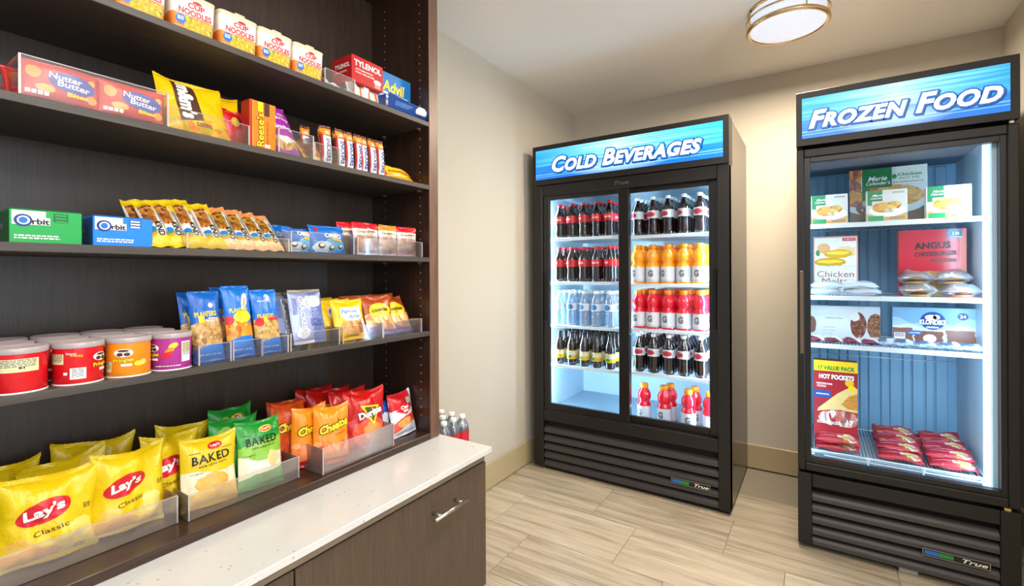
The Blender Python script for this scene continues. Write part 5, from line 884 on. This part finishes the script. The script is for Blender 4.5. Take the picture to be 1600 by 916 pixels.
fbox('pocket_sandwich_box', .166, .345, .06, solid('carton_dark_red', '#8a1820', .4), HP, (1.626, -.640, .460), 'tall red and yellow pocket sandwich box on the freezer bottom', 'frozen food', None, hpdeco, .0)
bx_ = MB(); bx_.box(1.545, -.648, .4035, 1.712, -.570, .459, MC['carton_dark_red'], .002); o = bx_.build('frozen_carton'); tag(o, 'dark red carton lying flat beneath the tall pocket sandwich box', 'frozen food')
# wrapped items
HB = pr('pocket_wrapper', '#a81c2e', [(('r', .0, .0, 1, .18), '#c03040', .03), (('r', .08, .58, .6, .64), '#d88890', .05, 20), (('r', .08, .38, .5, .42), '#d88890', .05, 24), (('e', .5, .85, .3, .1), '#6c1420', .08, 16), (('e', .74, .35, .24, .24), ['food', 8, '#d8a040', '#e8d8c8', '#a83028', '#c8b050'], .04), (('e', .15, .8, .09, .1), '#f0b418')], rough=.18, wrink=.6)
def flatpack(name, mat, w, l, t, seed, loc, yaw, lab, cat, grp, tilt=0, roll=0):
    """wrapper lying face up, its top edge away from the viewer"""
    pk = bag(w, l, t, mat, seed=seed, seal=.010, nu=16, nv=16, wr=1.2); b, S, seal = pk; e = empty(name, loc); tag(e, lab, cat, grp)
    M_ = Matrix.Rotation(-PI / 2 + yaw, 4, 'Z') @ Matrix.Rotation(-(PI / 2 - tilt), 4, 'Y') @ Matrix.Rotation(roll, 4, 'X')
    for nm, mb_ in (('wrapper', b), ('top_seal', seal(True)), ('bottom_seal', seal(False))): o = mb_.build(nm, e); o.matrix_local = M_
    return e
k = 0; oa = ['front', 'second', 'third', 'fourth', 'back']
for c, (x0, n, sx) in enumerate(((1.632, 1, .165), (1.850, 4, .155), (2.018, 4, .150))):
    for j in range(n):
        for lv in range(2 if c == 0 else 1):
            flatpack('frozen_pocket', HB, sx, .095, .034, 200 + k, (x0 + (.012 if c == 2 else .0) * (-j) + .006 * (j % 2), -.702 + j * .098 + .0, .417 + .014 * (j > 0) + .032 * lv), -.04 * (k % 3 - 1), 'red wrapped pocket sandwich lying on the freezer bottom, %s' % (['left below the tall box, lower one', 'left below the tall box, upper one'][lv] if c == 0 else '%s one of the %s column' % (oa[j], ['', 'middle', 'right'][c])), 'frozen food', 'red wrapped pocket sandwiches', .22 if j == 0 else .16); k += 1
for c, (x0, n) in enumerate(((1.850, 3), (2.015, 3))):
    for j in range(n): flatpack('frozen_pocket', HB, .15, .095, .030, 240 + k, (x0 + .004 * j, -.655 + j * .10, .444 + .006 * j), .05 * (j - 1), 'red wrapped pocket sandwich in the upper layer, %s one of the %s column' % (oa[j], ['middle', 'right'][c]), 'frozen food', 'red wrapped pocket sandwiches', .15); k += 1
WP = pr('white_wrapper', '#d4dfea', [(('e', .3, .5, .25, .2), '#eef4fa', .08), (('e', .7, .4, .2, .15), '#aebfd0', .08)], rough=.18, wrink=.8)
for i, (x, z, yw, tl) in enumerate(((1.585, 0, .1, .1), (1.72, 0, -.1, .12), (1.59, .034, -.08, .1), (1.715, .034, .12, .16))): flatpack('frozen_sandwich', WP, .138, .085, .038, 300 + i, (x, -.700, SF[1] + .016 + z * .8), yw, 'white wrapped frozen sandwich in front of the chicken melts box, %s' % ['lower left', 'lower right', 'upper left', 'upper right'][i], 'frozen food', 'white wrapped sandwiches', tl)
BUN = solid('bun_tan', '#d09a58', .5, var=.15, scale=25); BUN2 = solid('bun_salmon', '#d8785c', .5, var=.15, scale=25); PAT = solid('patty_brown', '#5a3426', .7)
BFM = pr('clear_burger_wrap', '#dfe6ee', [], rough=.15); CLW = see('crinkled_clear_wrap', '#eef2f6', .10, .16, .16, '#e8eef4', fres=1.5)
def burger(loc, yaw, bun, seed, lab):
    r = empty('wrapped_burger', loc, yaw); tag(r, lab, 'frozen food', 'wrapped cheeseburgers on the second freezer shelf')
    MB().lathe([(0, .045), (.02, .044), (.038, .036), (.045, .026), (.042, .022), (0, .022)], bun, 24).build('bun', r); MB().lathe([(0, .022), (.046, .021), (.047, .014), (0, .013)], PAT, 20).build('patty', r); MB().lathe([(0, .013), (.044, .012), (.044, .004), (.04, .001), (0, .001)], bun, 20).build('bun', r)
    pk = bag(.125, .108, .060, CLW, seed=seed, seal=.012, nu=22, nv=20, wr=1.6, fat=.5); b = pk[0]; M_ = Matrix.Translation((-.0, -.054, .027)) @ Matrix.Rotation(-PI / 2, 4, 'Z') @ Matrix.Rotation(-PI / 2, 4, 'Y')
    for nm, mb_ in (('wrapper', b), ('top_seal', pk[2](True)), ('bottom_seal', pk[2](False))): o = mb_.build(nm, r); o.matrix_local = M_
    lb = MB(); Sx = lambda a, c: (Vector((a, -.052 - .0 * c, .012 + c)), Vector((0, -1, 0))); 
for i, (x, y, z, bn, lab) in enumerate(((1.915, -.645, 0, BUN, 'front lower left'), (2.045, -.645, 0, BUN2, 'front lower right, salmon bun'), (1.92, -.565, .052, BUN, 'upper left'), (2.035, -.57, .052, BUN, 'upper right'))): burger((x, y, SF[1] + .0015 + z), .15 * (i % 2) - .05, bn, 320 + i, 'clear wrapped cheeseburger in front of the red burger box, %s' % lab)
SVW = solid('silver_foil', '#c4d2de', .22, .55, var=.05); SW2 = pr('silver_bar_wrap', '#b4c6d6', [(('e', .4, .5, .3, .3), '#6a8ab0', .1), (('e', .8, .5, .2, .3), '#eef4fa', .1)], rough=.16, metal=.4, wrink=.9)
MW = pr('maroon_bar_wrap', '#e2e4ea', [(('b', .55, -.5, .04, 6, 0), '#7c2c44', .04)], rough=.2, wrink=.6)
for i in range(4): flatpack('ice_cream_bar', MW, .078, .07, .026, 340 + i, (1.560 + i * .068, -.696, SF[2] + .013), .25, 'white and maroon wrapped bar in front of the almond box, %s' % ['leftmost', 'second from the left', 'second from the right', 'rightmost'][i], 'ice cream', 'maroon wrapped bars', .2)
for i in range(5): flatpack('ice_cream_bar', SW2, .078, .075, .028, 350 + i, (1.795 + i * .068 + (.006 if i > 1 else 0), -.696, SF[2] + .014), -.15 + .1 * (i % 3), 'silver wrapped bar in front of the blue ice cream box, %s' % ['leftmost', 'second from the left', 'middle one', 'second from the right', 'rightmost'][i], 'ice cream', 'silver wrapped bars', .16)
